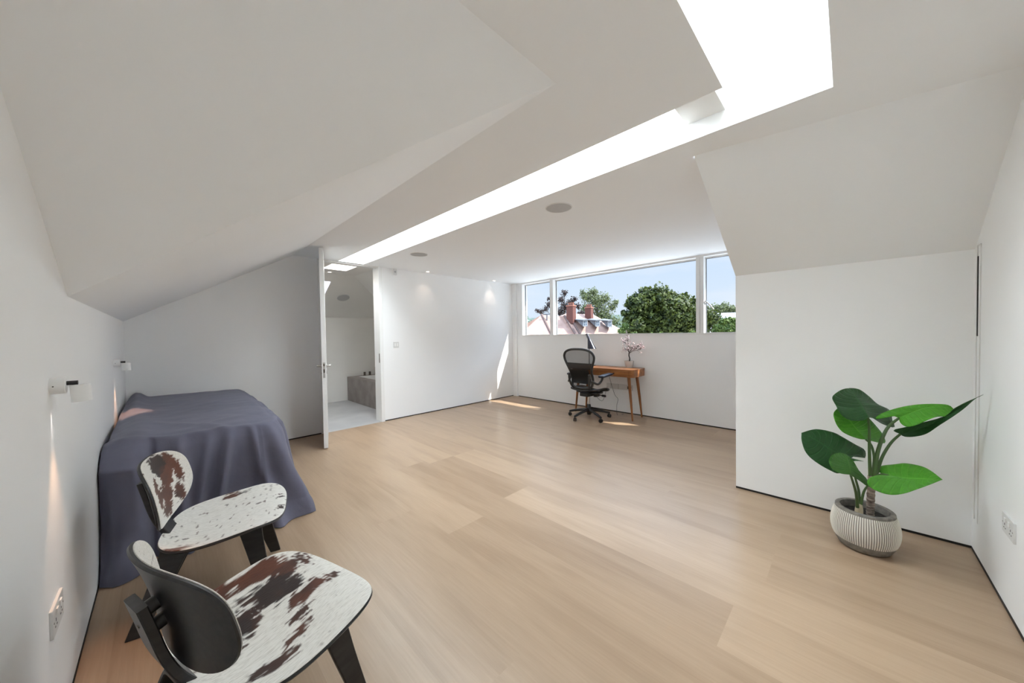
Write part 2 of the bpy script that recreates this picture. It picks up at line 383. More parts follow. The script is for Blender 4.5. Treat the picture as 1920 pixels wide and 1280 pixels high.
g = [[bm.verts.new((c[0]*(1-i/N)+c[1]*i/N)*(1-j/N)+(c[3]*(1-i/N)+c[2]*i/N)*j/N) for j in range(N+1)] for i in range(N+1)]
for i in range(N):
    for j in range(N): bm.faces.new((g[i][j], g[i+1][j], g[i+1][j+1], g[i][j+1]))
struct('ceiling_slope_right', bm, M['ceiling'], smooth=True)
# rooflight shafts
TS, TN = 3.56, 2.68
bm = bmn()
quad(bm, (SX1, .05, Z), (SX1, .456, Z), (SX1, .456, TS), (SX1, .05, TS)); quad(bm, (SX1, .456, Z), (SX1, 5.025, Z), (SX1, 5.025, TN), (SX1, .456, TN))
quad(bm, (.30, .05, Z), (SX1, .05, Z), (SX1, .05, TS), (.30, .05, TS)); quad(bm, (.30, .05, Z), (.30, .456, Z), (.30, .456, TS), (.30, .05, TS))
quad(bm, (.30, .456, Z), (SX0, .456, Z), (SX0, .456, TS), (.30, .456, TS)); quad(bm, (SX0, .456, 2.443), (SX1, .456, 2.443), (SX1, .456, TS), (SX0, .456, TS))
quad(bm, (SX0, .456, 2.443), (SX0, .64, 2.443), (SX1, .64, 2.443), (SX1, .456, 2.443)); quad(bm, (SX0, .64, 2.443), (SX1, .64, 2.443), (SX1, .64, TN), (SX0, .64, TN))
quad(bm, (SX0, .456, Z), (SX0, 5.025, Z), (SX0, 5.025, TN), (SX0, .456, TN)); quad(bm, (SX0, 5.025, Z), (SX1, 5.025, Z), (SX1, 5.025, TN), (SX0, 5.025, TN))
for pts in ([(.30, .05), (SX1, .05), (SX1, .456), (.30, .456)],): quad(bm, *[(x, y, TS) for x, y in pts])
quad(bm, (SX0, .456, TN), (SX1, .456, TN), (SX1, 5.025, TN), (SX0, 5.025, TN))
struct('ceiling_rooflight_shaft', bm, M['gloss_white'])
# oak floor, plank by plank
bm = bmn(); lay = bm.loops.layers.float_color.new('plank')
PW = .2925; fixed = {1: [(-9, .50), (2.32, .52), (5.06, .6)], 2: [(-9, .40), (1.86, .62), (4.5, .5)], 3: [(-9, .62), (.383, .30), (3.125, .55)], 4: [(-9, .6), (-.8, .66), (1.95, .28), (3.03, .58)],
         5: [(-9, .5), (.3, .6), (3.03, .46)], 6: [(-9, .56), (.3, .52), (3.6, .6)], 7: [(-9, .5), (1.04, .50), (3.9, .62)]}
for k in range(-5, 16):
    xa, xb = 1.568-PW*3+PW*k, 1.568-PW*2+PW*k
    xa_, xb_ = max(xa, XL-.1), min(xb, XW+.12)
    if xb_ <= xa_: continue
    if k in fixed: segs = fixed[k]
    else:
        s0 = rnd.uniform(-3.2, -.8); segs = [(s0+2.74*i, rnd.choice((.42, .5, .55, .6, .62, .5))) for i in range(5)]
    for i, (s, tone) in enumerate(segs):
        ya = max(s, YR-.1); yb = min(segs[i+1][0] if i+1 < len(segs) else 99, YB)
        if yb <= ya: continue
        f = quad(bm, (xa_, ya, 0), (xb_, ya, 0), (xb_, yb, 0), (xa_, yb, 0)); cc = (tone, rnd.random(), rnd.random(), 1)
        for lp in f.loops: lp[lay] = cc
struct('floor', bm, M['floor'])
# black shadow gaps at the foot of the walls
def strip(name, x0, x1, y0, y1): b = bmn(); box(b, x0, x1, y0, y1, 0.0005, .0145); struct(name, b, M['gap'])
strip('baseboard_left', XL, XL+.002, YR, YB); strip('baseboard_right', XL, XP, YR, YR+.002)
strip('baseboard_plant_side', XP-.002, XP, YR, YP); strip('baseboard_window', XW-.002, XW, YP, 4.93)
bm = bmn(); box(bm, XL, 1.47, YB-.002, YB, .0005, .0145); box(bm, 2.345, XW, YB-.002, YB, .0005, .0145); struct('baseboard_back', bm, M['gap'])
# tall recessed pull in the right wall
bm = bmn(); box(bm, 3.165, 3.172, YR-.001, YR+.004, .20, 1.76); box(bm, 3.236, 3.243, YR-.001, YR+.004, .20, 1.76); box(bm, 3.165, 3.243, YR-.001, YR+.004, 1.755, 1.762); struct('trim_1', bm, M['plastic'])
bm = bmn(); box(bm, 3.222, 3.236, YR, YR+.003, 1.25, 1.70); struct('trim_2', bm, M['gap'])

# windows
XG = XW+.10
def window(n, y0, y1, post_r, opening=False):
    root = empty('window_%d' % n, (XG, (y0+y1)/2, WZ0)); root['kind'] = 'structure'
    def ob(name, bm, m):
        xform(bm, Matrix.Translation((-XG, -(y0+y1)/2, -WZ0))); return obj(name, bm, m, root)
    b = bmn(); fwd = .006; XF = XG-.012
    box(b, XF, XG+.03, y0, y1, WZ1-.018, WZ1); box(b, XF, XG+.03, y0, y1, WZ0, WZ0+.008)
    box(b, XF, XG+.03, y0, y0+fwd, WZ0, WZ1); box(b, XF, XG+.03, y1-fwd, y1, WZ0, WZ1); ob('frame', b, M['frame'])
    b = bmn(); g = .005
    for bb in ((y0+fwd, y0+fwd+g, WZ0, WZ1-.018), (y1-fwd-g, y1-fwd, WZ0, WZ1-.018), (y0+fwd, y1-fwd, WZ1-.023, WZ1-.018)):
        box(b, XG-.006, XG+.01, bb[0], bb[1], bb[2], bb[3])
    ob('gasket', b, M['gasket'])
    b = bmn(); quad(b, (XG+.004, y0+fwd, WZ0+.008), (XG+.004, y1-fwd, WZ0+.008), (XG+.004, y1-fwd, WZ1-.018), (XG+.004, y0+fwd, WZ1-.018)); ob('pane', b, M['glass'])
    if opening:
        b = bmn(); box(b, XW+.04, XW+.055, y1-.016, y1-.002, 1.66, 1.73, .003)
        tube(b, smooth_path([(XW+.045, y1-.009, 1.70), (XW+.0, y1-.012, 1.705), (XW-.012, y1-.04, 1.70), (XW-.015, y1-.125, 1.60)], 5), .008, 10); ob('handle', b, M['chrome'])
window(1, 4.08, WY1, 0); window(2, 1.512, 4.003, 0); window(3, WY0, 1.415, 0, True)
bm = bmn(); box(bm, XW+.002, XG+.03, 4.003, 4.08, WZ0, WZ1); struct('trim_3', bm, M['frame'])
bm = bmn(); box(bm, XW+.002, XG+.03, 1.415, 1.460, WZ0, WZ1); box(bm, XW+.002, XG+.03, 1.464, 1.512, WZ0, WZ1); struct('trim_4', bm, M['frame'])
bm = bmn(); box(bm, XW+.15, XW+.31, YP-.3, YB+.3, ZC+.05, ZC+.17); struct('trim_eaves', bm, M['frame'])
bm = bmn(); box(bm, XW-.012, XW+.15, WY0-.02, WY1+.0, WZ0-.022, WZ0); struct('trim_windowsill', bm, M['gloss_white'])

# door frame and open door leaf
bm = bmn(); box(bm, 2.292, 2.342, YB-.012, YB+.19, 0, ZC-.001); box(bm, 1.455, 1.50, YB-.012, YB+.15, 0, ZC-.001); box(bm, 1.50, 2.292, YB+.02, YB+.10, ZC-.014, ZC-.001); struct('trim_door_frame', bm, M['gloss_white'])
bm = bmn(); box(bm, 2.289, 2.293, YB+.015, YB+.035, .90, 1.04); struct('trim_strike_plate', bm, M['dark_steel'])
hx, hy = 1.513, 5.035; ex, ey = 1.289, 4.32; L = math.hypot(ex-hx, ey-hy); ang = math.atan2(ey-hy, ex-hx)
door = empty('door_1', (hx, hy, 0), ang); door['kind'] = 'structure'
b = bmn(); box(b, 0, L, -.022, .022, .012, ZC-.022, .0015); obj('door_leaf', b, M['gloss_white'], door)
b = bmn(); box(b, L-.001, L+.0012, -.011, .011, .83, 1.01); lp = obj('lock_plate', b, M['chrome'], door)
b = bmn(); box(b, L, L+.003, -.007, .007, .965, .995); box(b, L, L+.003, -.007, .007, .89, .93); obj('latch', b, M['dark_steel'], lp)
for s in (-1, 1):
    b = bmn(); R = Matrix.Rotation(PI/2, 3, 'X')
    lathe(b, [(0, 0), (.024, 0), (.024, .007), (0, .007)], 24, (L-.06, s*.022, .965), Matrix.Rotation(-s*PI/2, 3, 'X'))
    lathe(b, [(0, 0), (.024, 0), (.024, .007), (0, .007)], 24, (L-.06, s*.022, .895), Matrix.Rotation(-s*PI/2, 3, 'X'))
    tube(b, smooth_path([(L-.06, s*.025, .965), (L-.06, s*.055, .965), (L-.075, s*.068, .965), (L-.18, s*.068, .965)], 5), .0095, 12); obj('door_handle', b, M['chrome'], door, True, 40)

# bathroom beyond the door
BX0, BX1, BY0, BY1 = .9, 3.9, YB+.14, 7.344
bm = bmn(); box(bm, BX0, BX1, YB, BY1, -.03, .0); struct('floor_bathroom', bm, M['bath_floor'])
bm = bmn(); box(bm, BX0, BX1, BY1, BY1+.1, 0, 1.69); struct('wall_bathroom_back', bm, M['wall_bath'])
bm = bmn(); box(bm, BX0-.1, BX0, BY0, BY1+.1, 0, 2.4); struct('wall_bathroom_left', bm, M['wall_bath'])
bm = bmn(); box(bm, BX1, BX1+.1, BY0, BY1+.1, 0, 2.4); struct('wall_bathroom_right', bm, M['wall_bath'])
bm = bmn(); CXb, CYb = 2.34, 6.107; HX = 3.7
for pts in ([(BX0, YB), (SX0, YB), (SX0, CYb), (BX0, CYb)], [(SX0, YB), (SX1, YB), (SX1, 5.27), (SX0, 5.27)], [(SX0, 5.71), (SX1, 5.71), (SX1, CYb), (SX0, CYb)], [(SX1, YB), (CXb, YB), (CXb, CYb), (SX1, CYb)]):
    quad(bm, *[(x, y, ZC) for x, y in pts])
quad(bm, (BX0, CYb, ZC), (CXb, CYb, ZC), (HX, BY1, 1.69), (BX0, BY1, 1.69)); quad(bm, (CXb, YB+.14, ZC), (CXb, CYb, ZC), (HX, BY1, 1.69), (HX, YB+.14, 1.69)); quad(bm, (HX, YB+.14, 1.69), (HX, BY1, 1.69), (BX1, BY1, 1.69), (BX1, YB+.14, 1.69))
for a, bb in (((SX0, 5.27), (SX1, 5.27)), ((SX1, 5.27), (SX1, 5.71)), ((SX1, 5.71), (SX0, 5.71)), ((SX0, 5.71), (SX0, 5.27))):
    quad(bm, (*a, ZC), (*bb, ZC), (*bb, 2.62), (*a, 2.62))
quad(bm, (SX0, 5.27, 2.62), (SX1, 5.27, 2.62), (SX1, 5.71, 2.62), (SX0, 5.71, 2.62)); struct('ceiling_bathroom', bm, M['wall_bath'])
bm = bmn()
def on_slope(x, y): return (x, y, ZC-(y-CYb)/(BY1-CYb)*(ZC-1.69)-.004)
quad(bm, on_slope(1.3, 6.30), on_slope(2.02, 6.30), on_slope(2.02, 6.78), on_slope(1.3, 6.78)); struct('window_4', bm, mat_emit('daylit rooflight pane', (.86, .88, 1), 1.1))
tub = empty('bathtub', (2.62, 5.4, 0)); tag(tub, 'built-in bathtub clad in taupe stone behind the open door', 'bathtub')
b = bmn(); X0, X1, Y0, Y1, H = 0, BX1-2.62-.002, 0, BY1-5.4-.002, .483; m_ = .16
for q in ([(X0, Y0, 0), (X0, Y1, 0), (X0, Y1, H), (X0, Y0, H)], [(X0, Y0, 0), (X1, Y0, 0), (X1, Y0, H), (X0, Y0, H)], [(X0, Y0, H), (X1, Y0, H), (X1-m_, Y0+m_, H), (X0+m_, Y0+m_, H)], [(X1, Y0, H), (X1, Y1, H), (X1-m_, Y1-m_, H), (X1-m_, Y0+m_, H)], [(X1, Y1, H), (X0, Y1, H), (X0+m_, Y1-m_, H), (X1-m_, Y1-m_, H)], [(X0, Y1, H), (X0, Y0, H), (X0+m_, Y0+m_, H), (X0+m_, Y1-m_, H)]): quad(b, *q)
obj('stone_surround', b, M['stone'], tub)
b = bmn(); rim = [(X0+m_, Y0+m_), (X1-m_, Y0+m_), (X1-m_, Y1-m_), (X0+m_, Y1-m_)]; inn = [(X0+m_+.08, Y0+m_+.12), (X1-m_-.08, Y0+m_+.12), (X1-m_-.08, Y1-m_-.12), (X0+m_+.08, Y1-m_-.12)]
for i in range(4):
    a, c_ = rim[i], rim[(i+1) % 4]; d_, e_ = inn[(i+1) % 4], inn[i]; quad(b, (*a, H), (*c_, H), (*d_, .08), (*e_, .08))
quad(b, *[(*p, .08) for p in inn]); obj('basin', b, M['gloss_white'], tub)
for tx in (.33, .44):
    b = bmn(); lathe(b, [(0, 0), (.03, 0), (.03, .006), (.022, .008), (.022, .075), (0, .075)], 20, (tx, Y1-.07, H)); obj('tap_knob', b, M['dark_steel'], tub, True, 40)
b = bmn(); lathe(b, [(0, 0), (.028, 0), (.028, .006), (0, .006)], 20, (.56, Y1-.07, H)); tube(b, [(.56, Y1-.07, H), (.56, Y1-.07, H+.16), (.56, Y1-.20, H+.165)], .013, 12); obj('spout', b, M['dark_steel'], tub, True, 40)

# small fixed fittings ------------------------------------------------------------
def speaker(name, loc, label, rot=None, group=None):
    t = empty(name, loc)
    if rot: t.rotation_euler = rot
    tag(t, label, 'speaker', group)
    b = bmn(); lathe(b, [(0, -.004), (.098, -.004), (.104, -.003), (.106, 0)], 48); obj('grille', b, M['speaker'], t, True, 40)
    b = bmn(); lathe(b, [(.104, -.0045), (.110, -.0045), (.112, 0)], 48); obj('rim', b, M['plastic'], t, True, 40)
speaker('ceiling_speaker', (2.335, 1.725, ZC), 'round grey ceiling speaker beside the middle of the long rooflight slot')
speaker('ceiling_speaker', (2.332, 3.95, ZC), 'round grey ceiling speaker near the bathroom door end of the rooflight')
a_ = math.atan2(ZC-1.69, BY1-CYb); sp_ = on_slope(2.36, 6.70)
speaker('ceiling_speaker', (sp_[0], sp_[1], sp_[2]), 'round grey speaker in the sloping bathroom ceiling', (-a_, 0, 0))
def downlight(x, y, label, watt, target=None, on=True):
    t = empty('ceiling_downlight', (x, y, ZC)); tag(t, label, 'downlight')
    b = bmn(); lathe(b, [(.026, -.001), (.040, -.002), (.042, 0)], 32); obj('trim_ring', b, M['gloss_white'], t, True, 40)
    b = bmn(); lathe(b, [(0, -.0008), (.026, -.0008)], 32); obj('lens', b, M['lamp_on'] if on else M['plastic'], t)
    if watt:
        d = bpy.data.lights.new('downlight_beam', 'SPOT'); d.energy = watt; d.color = (1, .80, .66); d.spot_size = math.radians(86); d.spot_blend = 1.0; d.shadow_soft_size = .015
        o = bpy.data.objects.new('downlight_beam', d); COL.objects.link(o); o.location = (x, y, ZC-.012)
        o.rotation_euler = (Vector(target)-o.location).to_track_quat('-Z', 'Y').to_euler()
downlight(3.06, 4.92, 'small round ceiling downlight closest to the bathroom door', 3.2, (3.06, 4.95, 0))
downlight(4.54, 4.93, 'small round ceiling downlight close to the window corner', 5, (4.54, 4.96, 0))
downlight(1.903, 5.976, 'small round downlight in the bathroom ceiling', 0)
def plate(name, x, y, z, w, h, rz, label, cat, kind):
    # plate in its own xz plane, front towards local -y
    t = empty(name, (x, y, z), rz); tag(t, label, cat)
    b = bmn(); box(b, -w/2, w/2, -.008, 0, -h/2, h/2, .002); obj('face_plate', b, M['plastic'], t)
    if kind == 'double':
        for s in (-1, 1):
            b = bmn(); box(b, s*w*.17-.010, s*w*.17+.010, -.012, -.008, h*.10, h*.34, .001); obj('rocker', b, M['gloss_white'], t)
            b = bmn()
            for dx, dz, bw, bh in ((0, -.002, .0022, .005), (-.011, -.020, .0042, .002), (.011, -.020, .0042, .002)): box(b, s*w*.25+dx-bw, s*w*.25+dx+bw, -.0085, -.007, dz-bh, dz+bh)
            obj('socket_holes', b, M['gap'], t)
        for s in (-1, 1): b = bmn(); lathe(b, [(0, 0), (.0028, 0), (.0028, .0008), (0, .0008)], 12, (s*w*.43, -.008, 0), Matrix.Rotation(PI/2, 3, 'X')); obj('screw', b, M['dark_steel'], t)
    if kind == 'switch':
        for s in (-1, 1): b = bmn(); box(b, s*w*.2-.011, s*w*.2+.011, -.013, -.008, -h*.28, h*.28, .001); obj('rocker', b, M['gloss_white'], t)
    return t
plate('wall_socket', XL, 1.86, .405, .155, .09, PI/2, 'white double wall socket low on the near left wall', 'socket', 'double')
plate('wall_socket', 2.64, YR, .40, .155, .088, PI, 'white double wall socket on the right wall near the plant', 'socket', 'double')
plate('light_switch', 2.55, YB, 1.165, .09, .09, 0, 'white two-gang light switch beside the bathroom door frame', 'switch', 'switch')
t = plate('wall_socket', XW, 2.66, .42, .46, .088, -PI/2, 'long white socket strip on the wall under the desk', 'socket', 'none')
for dx in (-.15, -.02): b = bmn(); box(b, dx-.0015, dx+.0015, -.0085, -.0075, -.04, .04); obj('seam', b, M['gap'], t)
b = bmn(); box(b, .145, .205, -.03, -.008, -.022, .022, .004); obj('plug', b, M['graphite'], t)
t = empty('motion_sensor', (2.546, YB, 2.30)); tag(t, 'small white sensor high on the wall right of the bathroom door', 'sensor')
b = bmn(); box(b, -.032, .032, -.035, 0, -.045, .045, .008); obj('housing', b, M['plastic'], t, True, 40)
b = bmn(); lathe(b, [(0, .006), (.012, .004), (.015, 0)], 20, (0, -.035, 0), Matrix.Rotation(PI/2, 3, 'X')); obj('lens', b, M['speaker'], t, True)

def wall_lamp(y, z, label, shade_tilt, watts, name='wall_lamp'):
    t = empty(name, (XL, y, z)); tag(t, label, 'wall lamp')
    b = bmn(); lathe(b, [(0, 0), (.027, 0), (.028, .002), (.028, .033), (.026, .035), (0, .035)], 40, (0, 0, 0), Matrix.Rotation(PI/2, 3, 'Y')); obj('wall_mount', b, M['gloss_white'], t, True, 40)
    b = bmn(); lathe(b, [(0, 0), (.002, 0), (.002, .002), (0, .002)], 12, (.010, -.0275, 0), Matrix.Rotation(PI/2, 3, 'X')); obj('screw', b, M['graphite'], t)
    b = bmn(); tube(b, [(.035, 0, .007), (.060, 0, .007)], .0075, 20); obj('arm', b, M['black_plastic'], t, True, 40)
    R = Matrix.Rotation(math.radians(shade_tilt), 3, 'Y')
    b = bmn(); lathe(b, [(0, .0), (.0225, 0), (.0235, -.002), (.0245, -.058), (.023, -.058), (.022, -.004), (0, -.004)], 48, (.064, 0, -.001), R)
    obj('lamp_shade', b, M['gloss_white'], t, True, 40)
    b = bmn(); lathe(b, [(0, 0), (.012, 0), (.012, -.02), (0, -.024)], 20, (.064, 0, -.008), R); obj('bulb', b, M['lamp_on'], t, True, 40)
    d = bpy.data.lights.new('wall_lamp_beam', 'SPOT'); d.energy = watts; d.color = (1, .55, .30); d.spot_size = math.radians(50); d.spot_blend = .6; d.shadow_soft_size = .012
    o = bpy.data.objects.new('wall_lamp_beam', d); COL.objects.link(o); o.location = Vector((XL+.064, y, z-.006))+R @ Vector((0, 0, -.038)); o.rotation_euler = (R @ Vector((0, 0, -1))).to_track_quat('-Z', 'Y').to_euler()
    d = bpy.data.lights.new('wall_lamp_downbeam', 'SPOT'); d.energy = watts*.22; d.color = (1, .90, .82); d.spot_size = math.radians(17); d.spot_blend = .5; d.shadow_soft_size = .002
    o = bpy.data.objects.new('wall_lamp_downbeam', d); COL.objects.link(o); o.location = (XL+.012, y, z-.03); o.rotation_euler = Vector((-.05, 0, -1)).to_track_quat('-Z', 'Y').to_euler()
wall_lamp(1.93, 1.148, 'white cylinder wall lamp above the two hide chairs', -4, 10)
wall_lamp(4.02, 1.125, 'white cylinder wall lamp in the far corner above the draped sheet', 0, 8)

# ------------------------------------------------------------------ draped sheet over the high bed against the left wall
def sheet():
    x0, x1, y0, y1, H = XL+.03, .60, 3.06, 5.02, .70
    cxm, cym = (x0+x1)/2, (y0+y1)/2; hx_, hy_ = (x1-x0)/2, (y1-y0)/2
    NA, NR, NS = 620, 30, 70
    def edge(a, n=9.0):
        c, s = math.cos(a), math.sin(a); k = (abs(c)**n+abs(s)**n)**(-1/n); return c*k, s*k
    b = bmn(); rings = []; ctr = None
    def top_z(x, y):
        z = H+.035*min(1, max(0, (y-3.2)/1.8))
        z += .010*noise.noise(Vector((x*3, y*2.2, 1.7)))+.004*noise.noise(Vector((x*9, y*7, 5)))
        u = (x-x0)
        z += .055*math.exp(-((u-.05)/.05)**2)*min(1, max(0, (y-3.9)/.9))*(1+.35*noise.noise(Vector((y*5, 0, 3))))
        z += .030*math.exp(-((u-.10)/.07)**2)*(1-min(1, max(0, (y-3.7)/.6)))
        z += .012*math.exp(-(((x-.05)*.8+(y-3.35)*.6)/.035)**2)*math.exp(-((x-.15)/.25)**2)
        z += .010*math.exp(-(((x-.35)*-.5+(y-3.30)*.8)/.03)**2)*math.exp(-((x-.35)/.2)**2)
        return z
    angs = []
    for i in range(NA): angs.append(2*PI*i/NA)
    # arc-length parametrisation around the rounded rectangle
    dense = [edge(2*PI*i/4000) for i in range(4001)]; cum = [0]
    for i in range(4000):
        a, c = dense[i], dense[i+1]; cum.append(cum[-1]+math.hypot((c[0]-a[0])*hx_, (c[1]-a[1])*hy_))
    tot = cum[-1]; rim = []; j = 0
    for i in range(NA):
        t = tot*i/NA
        while cum[j+1] < t: j += 1
        f = (t-cum[j])/(cum[j+1]-cum[j]+1e-9); a, c = dense[j], dense[j+1]
        ex, ey = a[0]+(c[0]-a[0])*f, a[1]+(c[1]-a[1])*f
        dx, dy = c[0]-a[0], c[1]-a[1]; nx, ny = dy*hy_, -dx*hx_; ln = math.hypot(nx, ny) or 1
        rim.append((cxm+ex*hx_, cym+ey*hy_, nx/ln, ny/ln))
    cv = b.verts.new((cxm, cym, top_z(cxm, cym)))
    for k in range(1, NR+1):
        q = k/NR
        rings.append([b.verts.new((cxm+(X-cxm)*q*.975, cym+(Y-cym)*q*.975, top_z(cxm+(X-cxm)*q, cym+(Y-cym)*q)-(.012*max(0, (q-.9)/.1)**2))) for X, Y, _, _ in rim])
    def skirt(X, Y, nx, ny, s):
        # s 0 at the edge .. 1 at the hem
        zt = top_z(X, Y)-.012; z = zt*(1-s)+.004
        front = max(0, -ny)**.5 if ny < 0 else 0; right = max(0, nx)**.5 if nx > 0 else 0
        drop = min(1, s*9)
        out = .008+.022*drop+.045*s*front+.07*s*right
        # soft vertical folds, deeper towards the hem
        p = X*1.0 if front > right else -Y
        f = 0
        for (c, w, am, sl) in ((-.10, .030, .030, .02), (.045, .035, .040, .02), (.20, .028, .028, -.10), (.31, .030, .045, -.12), (.42, .022, .035, .06), (.50, .022, .040, .05), (.57, .03, .03, .03)):
            if front > .3: f += am*math.exp(-((p-c-sl*s)/w)**2)
        if right > .3: f += .035*math.sin(Y*13+1.0)+.02*math.sin(Y*29)
        f += .012*noise.noise(Vector((X*8, Y*8, s*1.5)))
        f -= .035*math.exp(-((p-(x0+.175))/.014)**2)*(front > .5)+.02*math.exp(-((p-(x0+.07+.02*s))/.012)**2)*(front > .5)
        out += f*(s**.5)*2.5
        # corner flare front right
        cr = math.exp(-(((X-x1)/.16)**2+((Y-y0)/.22)**2)); out += cr*(.02+.07*s+.015*math.sin(s*9))
        # bunched roll hanging at the front left corner by the wall
        cl = 1/(1+math.exp(min(50, (X-(x0+.15))/.012)))*(front > .5)
        out += cl*(.15*min(1, s*5)+.07*s+.02*math.sin(s*7+1)+.035*noise.noise(Vector((X*16, s*5, 2))))
        x, y = X+nx*out, Y+ny*out
        if s > .82 and (front > .3 or right > .3):
            w = (s-.82)/.18; z += .02*w*(1-w)*4*abs(noise.noise(Vector((X*7, Y*7, 9))))+.0; x += nx*.03*w; y += ny*.03*w
        x = max(x, XL+.004+.004*abs(noise.noise(Vector((Y*5, s*4, 0)))))
        y = min(y, YB-.006)
        return (x, y, max(z, .003))
    for k in range(0, NS+1):
        rings.append([b.verts.new(skirt(X, Y, nx, ny, k/NS)) for X, Y, nx, ny in rim])
    for i in range(NA): b.faces.new((cv, rings[0][i], rings[0][(i+1) % NA]))
    for A, B in zip(rings, rings[1:]):
        for i in range(NA): b.faces.new((A[i], B[i], B[(i+1) % NA], A[(i+1) % NA]))
    o = obj('draped_sheet', b, M['sheet'], None, True)
    tag(o, 'grey blue cotton sheet draped over a high bed along the left wall', 'sheet')
sheet()

# ------------------------------------------------------------------ hide covered plywood lounge chairs
def srad(a, n): c, s = abs(math.cos(a)), abs(math.sin(a)); return (c**n+s**n)**(-1/n)
def dish(fpos, rings, seg, n, thick, nfun, skin, cfun=None, inset=0.0):
    # closed shell: outline superellipse in (u, v), position by fpos(u, v), thickness along nfun
    b = bmn(); lay = b.loops.layers.float_color.new('hide') if cfun else None; uv = {}
    def layer(off, sc_):
        out = []
        for k in range(rings+1):
            r = k/rings
            if k == 0: v = b.verts.new(fpos(0, 0)+nfun(0, 0)*off); uv[v] = (0, 0); out.append([v]); continue
            ring = []
            for i in range(seg):
                a = 2*PI*i/seg; q = r*srad(a, n)*sc_; u, w = q*math.cos(a), q*math.sin(a)
                v = b.verts.new(fpos(u, w)+nfun(u, w)*off); uv[v] = (u, w); ring.append(v)
            out.append(ring)
        return out
    T = layer(0, 1-inset); B = layer(-thick, 1-inset); Md = [b.verts.new((T[-1][i].co+B[-1][i].co)/2+((T[-1][i].co-T[0][0].co).normalized())*min(thick*.5, .004)) for i in range(seg)]
    for i in range(seg): uv[Md[i]] = uv[T[-1][i]]
    for Lr, fl in ((T, False), (B, True)):
        for i in range(seg):
            j = (i+1) % seg; f = (Lr[0][0], Lr[1][i], Lr[1][j]); b.faces.new(f[::-1] if fl else f)
        for k in range(1, rings):
            for i in range(seg):
                j = (i+1) % seg; f = (Lr[k][i], Lr[k+1][i], Lr[k+1][j], Lr[k][j]); b.faces.new(f[::-1] if fl else f)
    for i in range(seg):
        j = (i+1) % seg
        b.faces.new((T[-1][i], Md[i], Md[j], T[-1][j])); b.faces.new((Md[i], B[-1][i], B[-1][j], Md[j]))
    if cfun:
        cache = {v: cfun(*uv[v]) for v in b.verts}
        for f in b.faces:
            for lp in f.loops: lp[lay] = cache[lp.vert]
    return b
def hide_colour(patches, seed, specks=0.0, hair=(1, .25)):
    WH, BR, DK = Vector((.80, .785, .74)), Vector((.12, .034, .015)), Vector((.022, .010, .008))
    def f(u, v):
        p = Vector((u*2.2, v*2.2, seed))
        wx = .07*noise.noise(p*1.3)+.05*noise.noise(Vector((u*9*hair[0], v*9*hair[1], seed+3)))+.10*noise.noise(Vector((u*26*hair[0], v*20*hair[1], seed+8))); wy = .07*noise.noise(p*1.3+Vector((7, 3, 1)))+.14*noise.noise(Vector((u*30*hair[0], v*26*hair[1], seed+9)))+.09*noise.noise(Vector((u*14*hair[1], v*14*hair[0], seed+5)))
        m = 0; dark = 0
        for (cu, cv_, ru, rv, an, dk) in patches:
            du, dv = u+wx-cu, v+wy-cv_; c, s = math.cos(an), math.sin(an)
            a, bb = (du*c+dv*s)/ru, (-du*s+dv*c)/rv; d = 1-(a*a+bb*bb)
            e = min(1, max(0, d*3.2))
            if e > m: m = e; dark = dk
        if specks:
            q = noise.noise(Vector((u*7.5, v*16, seed+11))); q2 = min(1, max(0, (q-specks)*9))
            if q2*.75 > m: m = q2*.75; dark = .6
        dk = min(1, max(0, dark+.55*noise.noise(Vector((u*3.5, v*3.5, seed+20)))))
        c = WH.lerp(BR.lerp(DK, dk), m); return (c.x, c.y, c.z, 1)
    return f
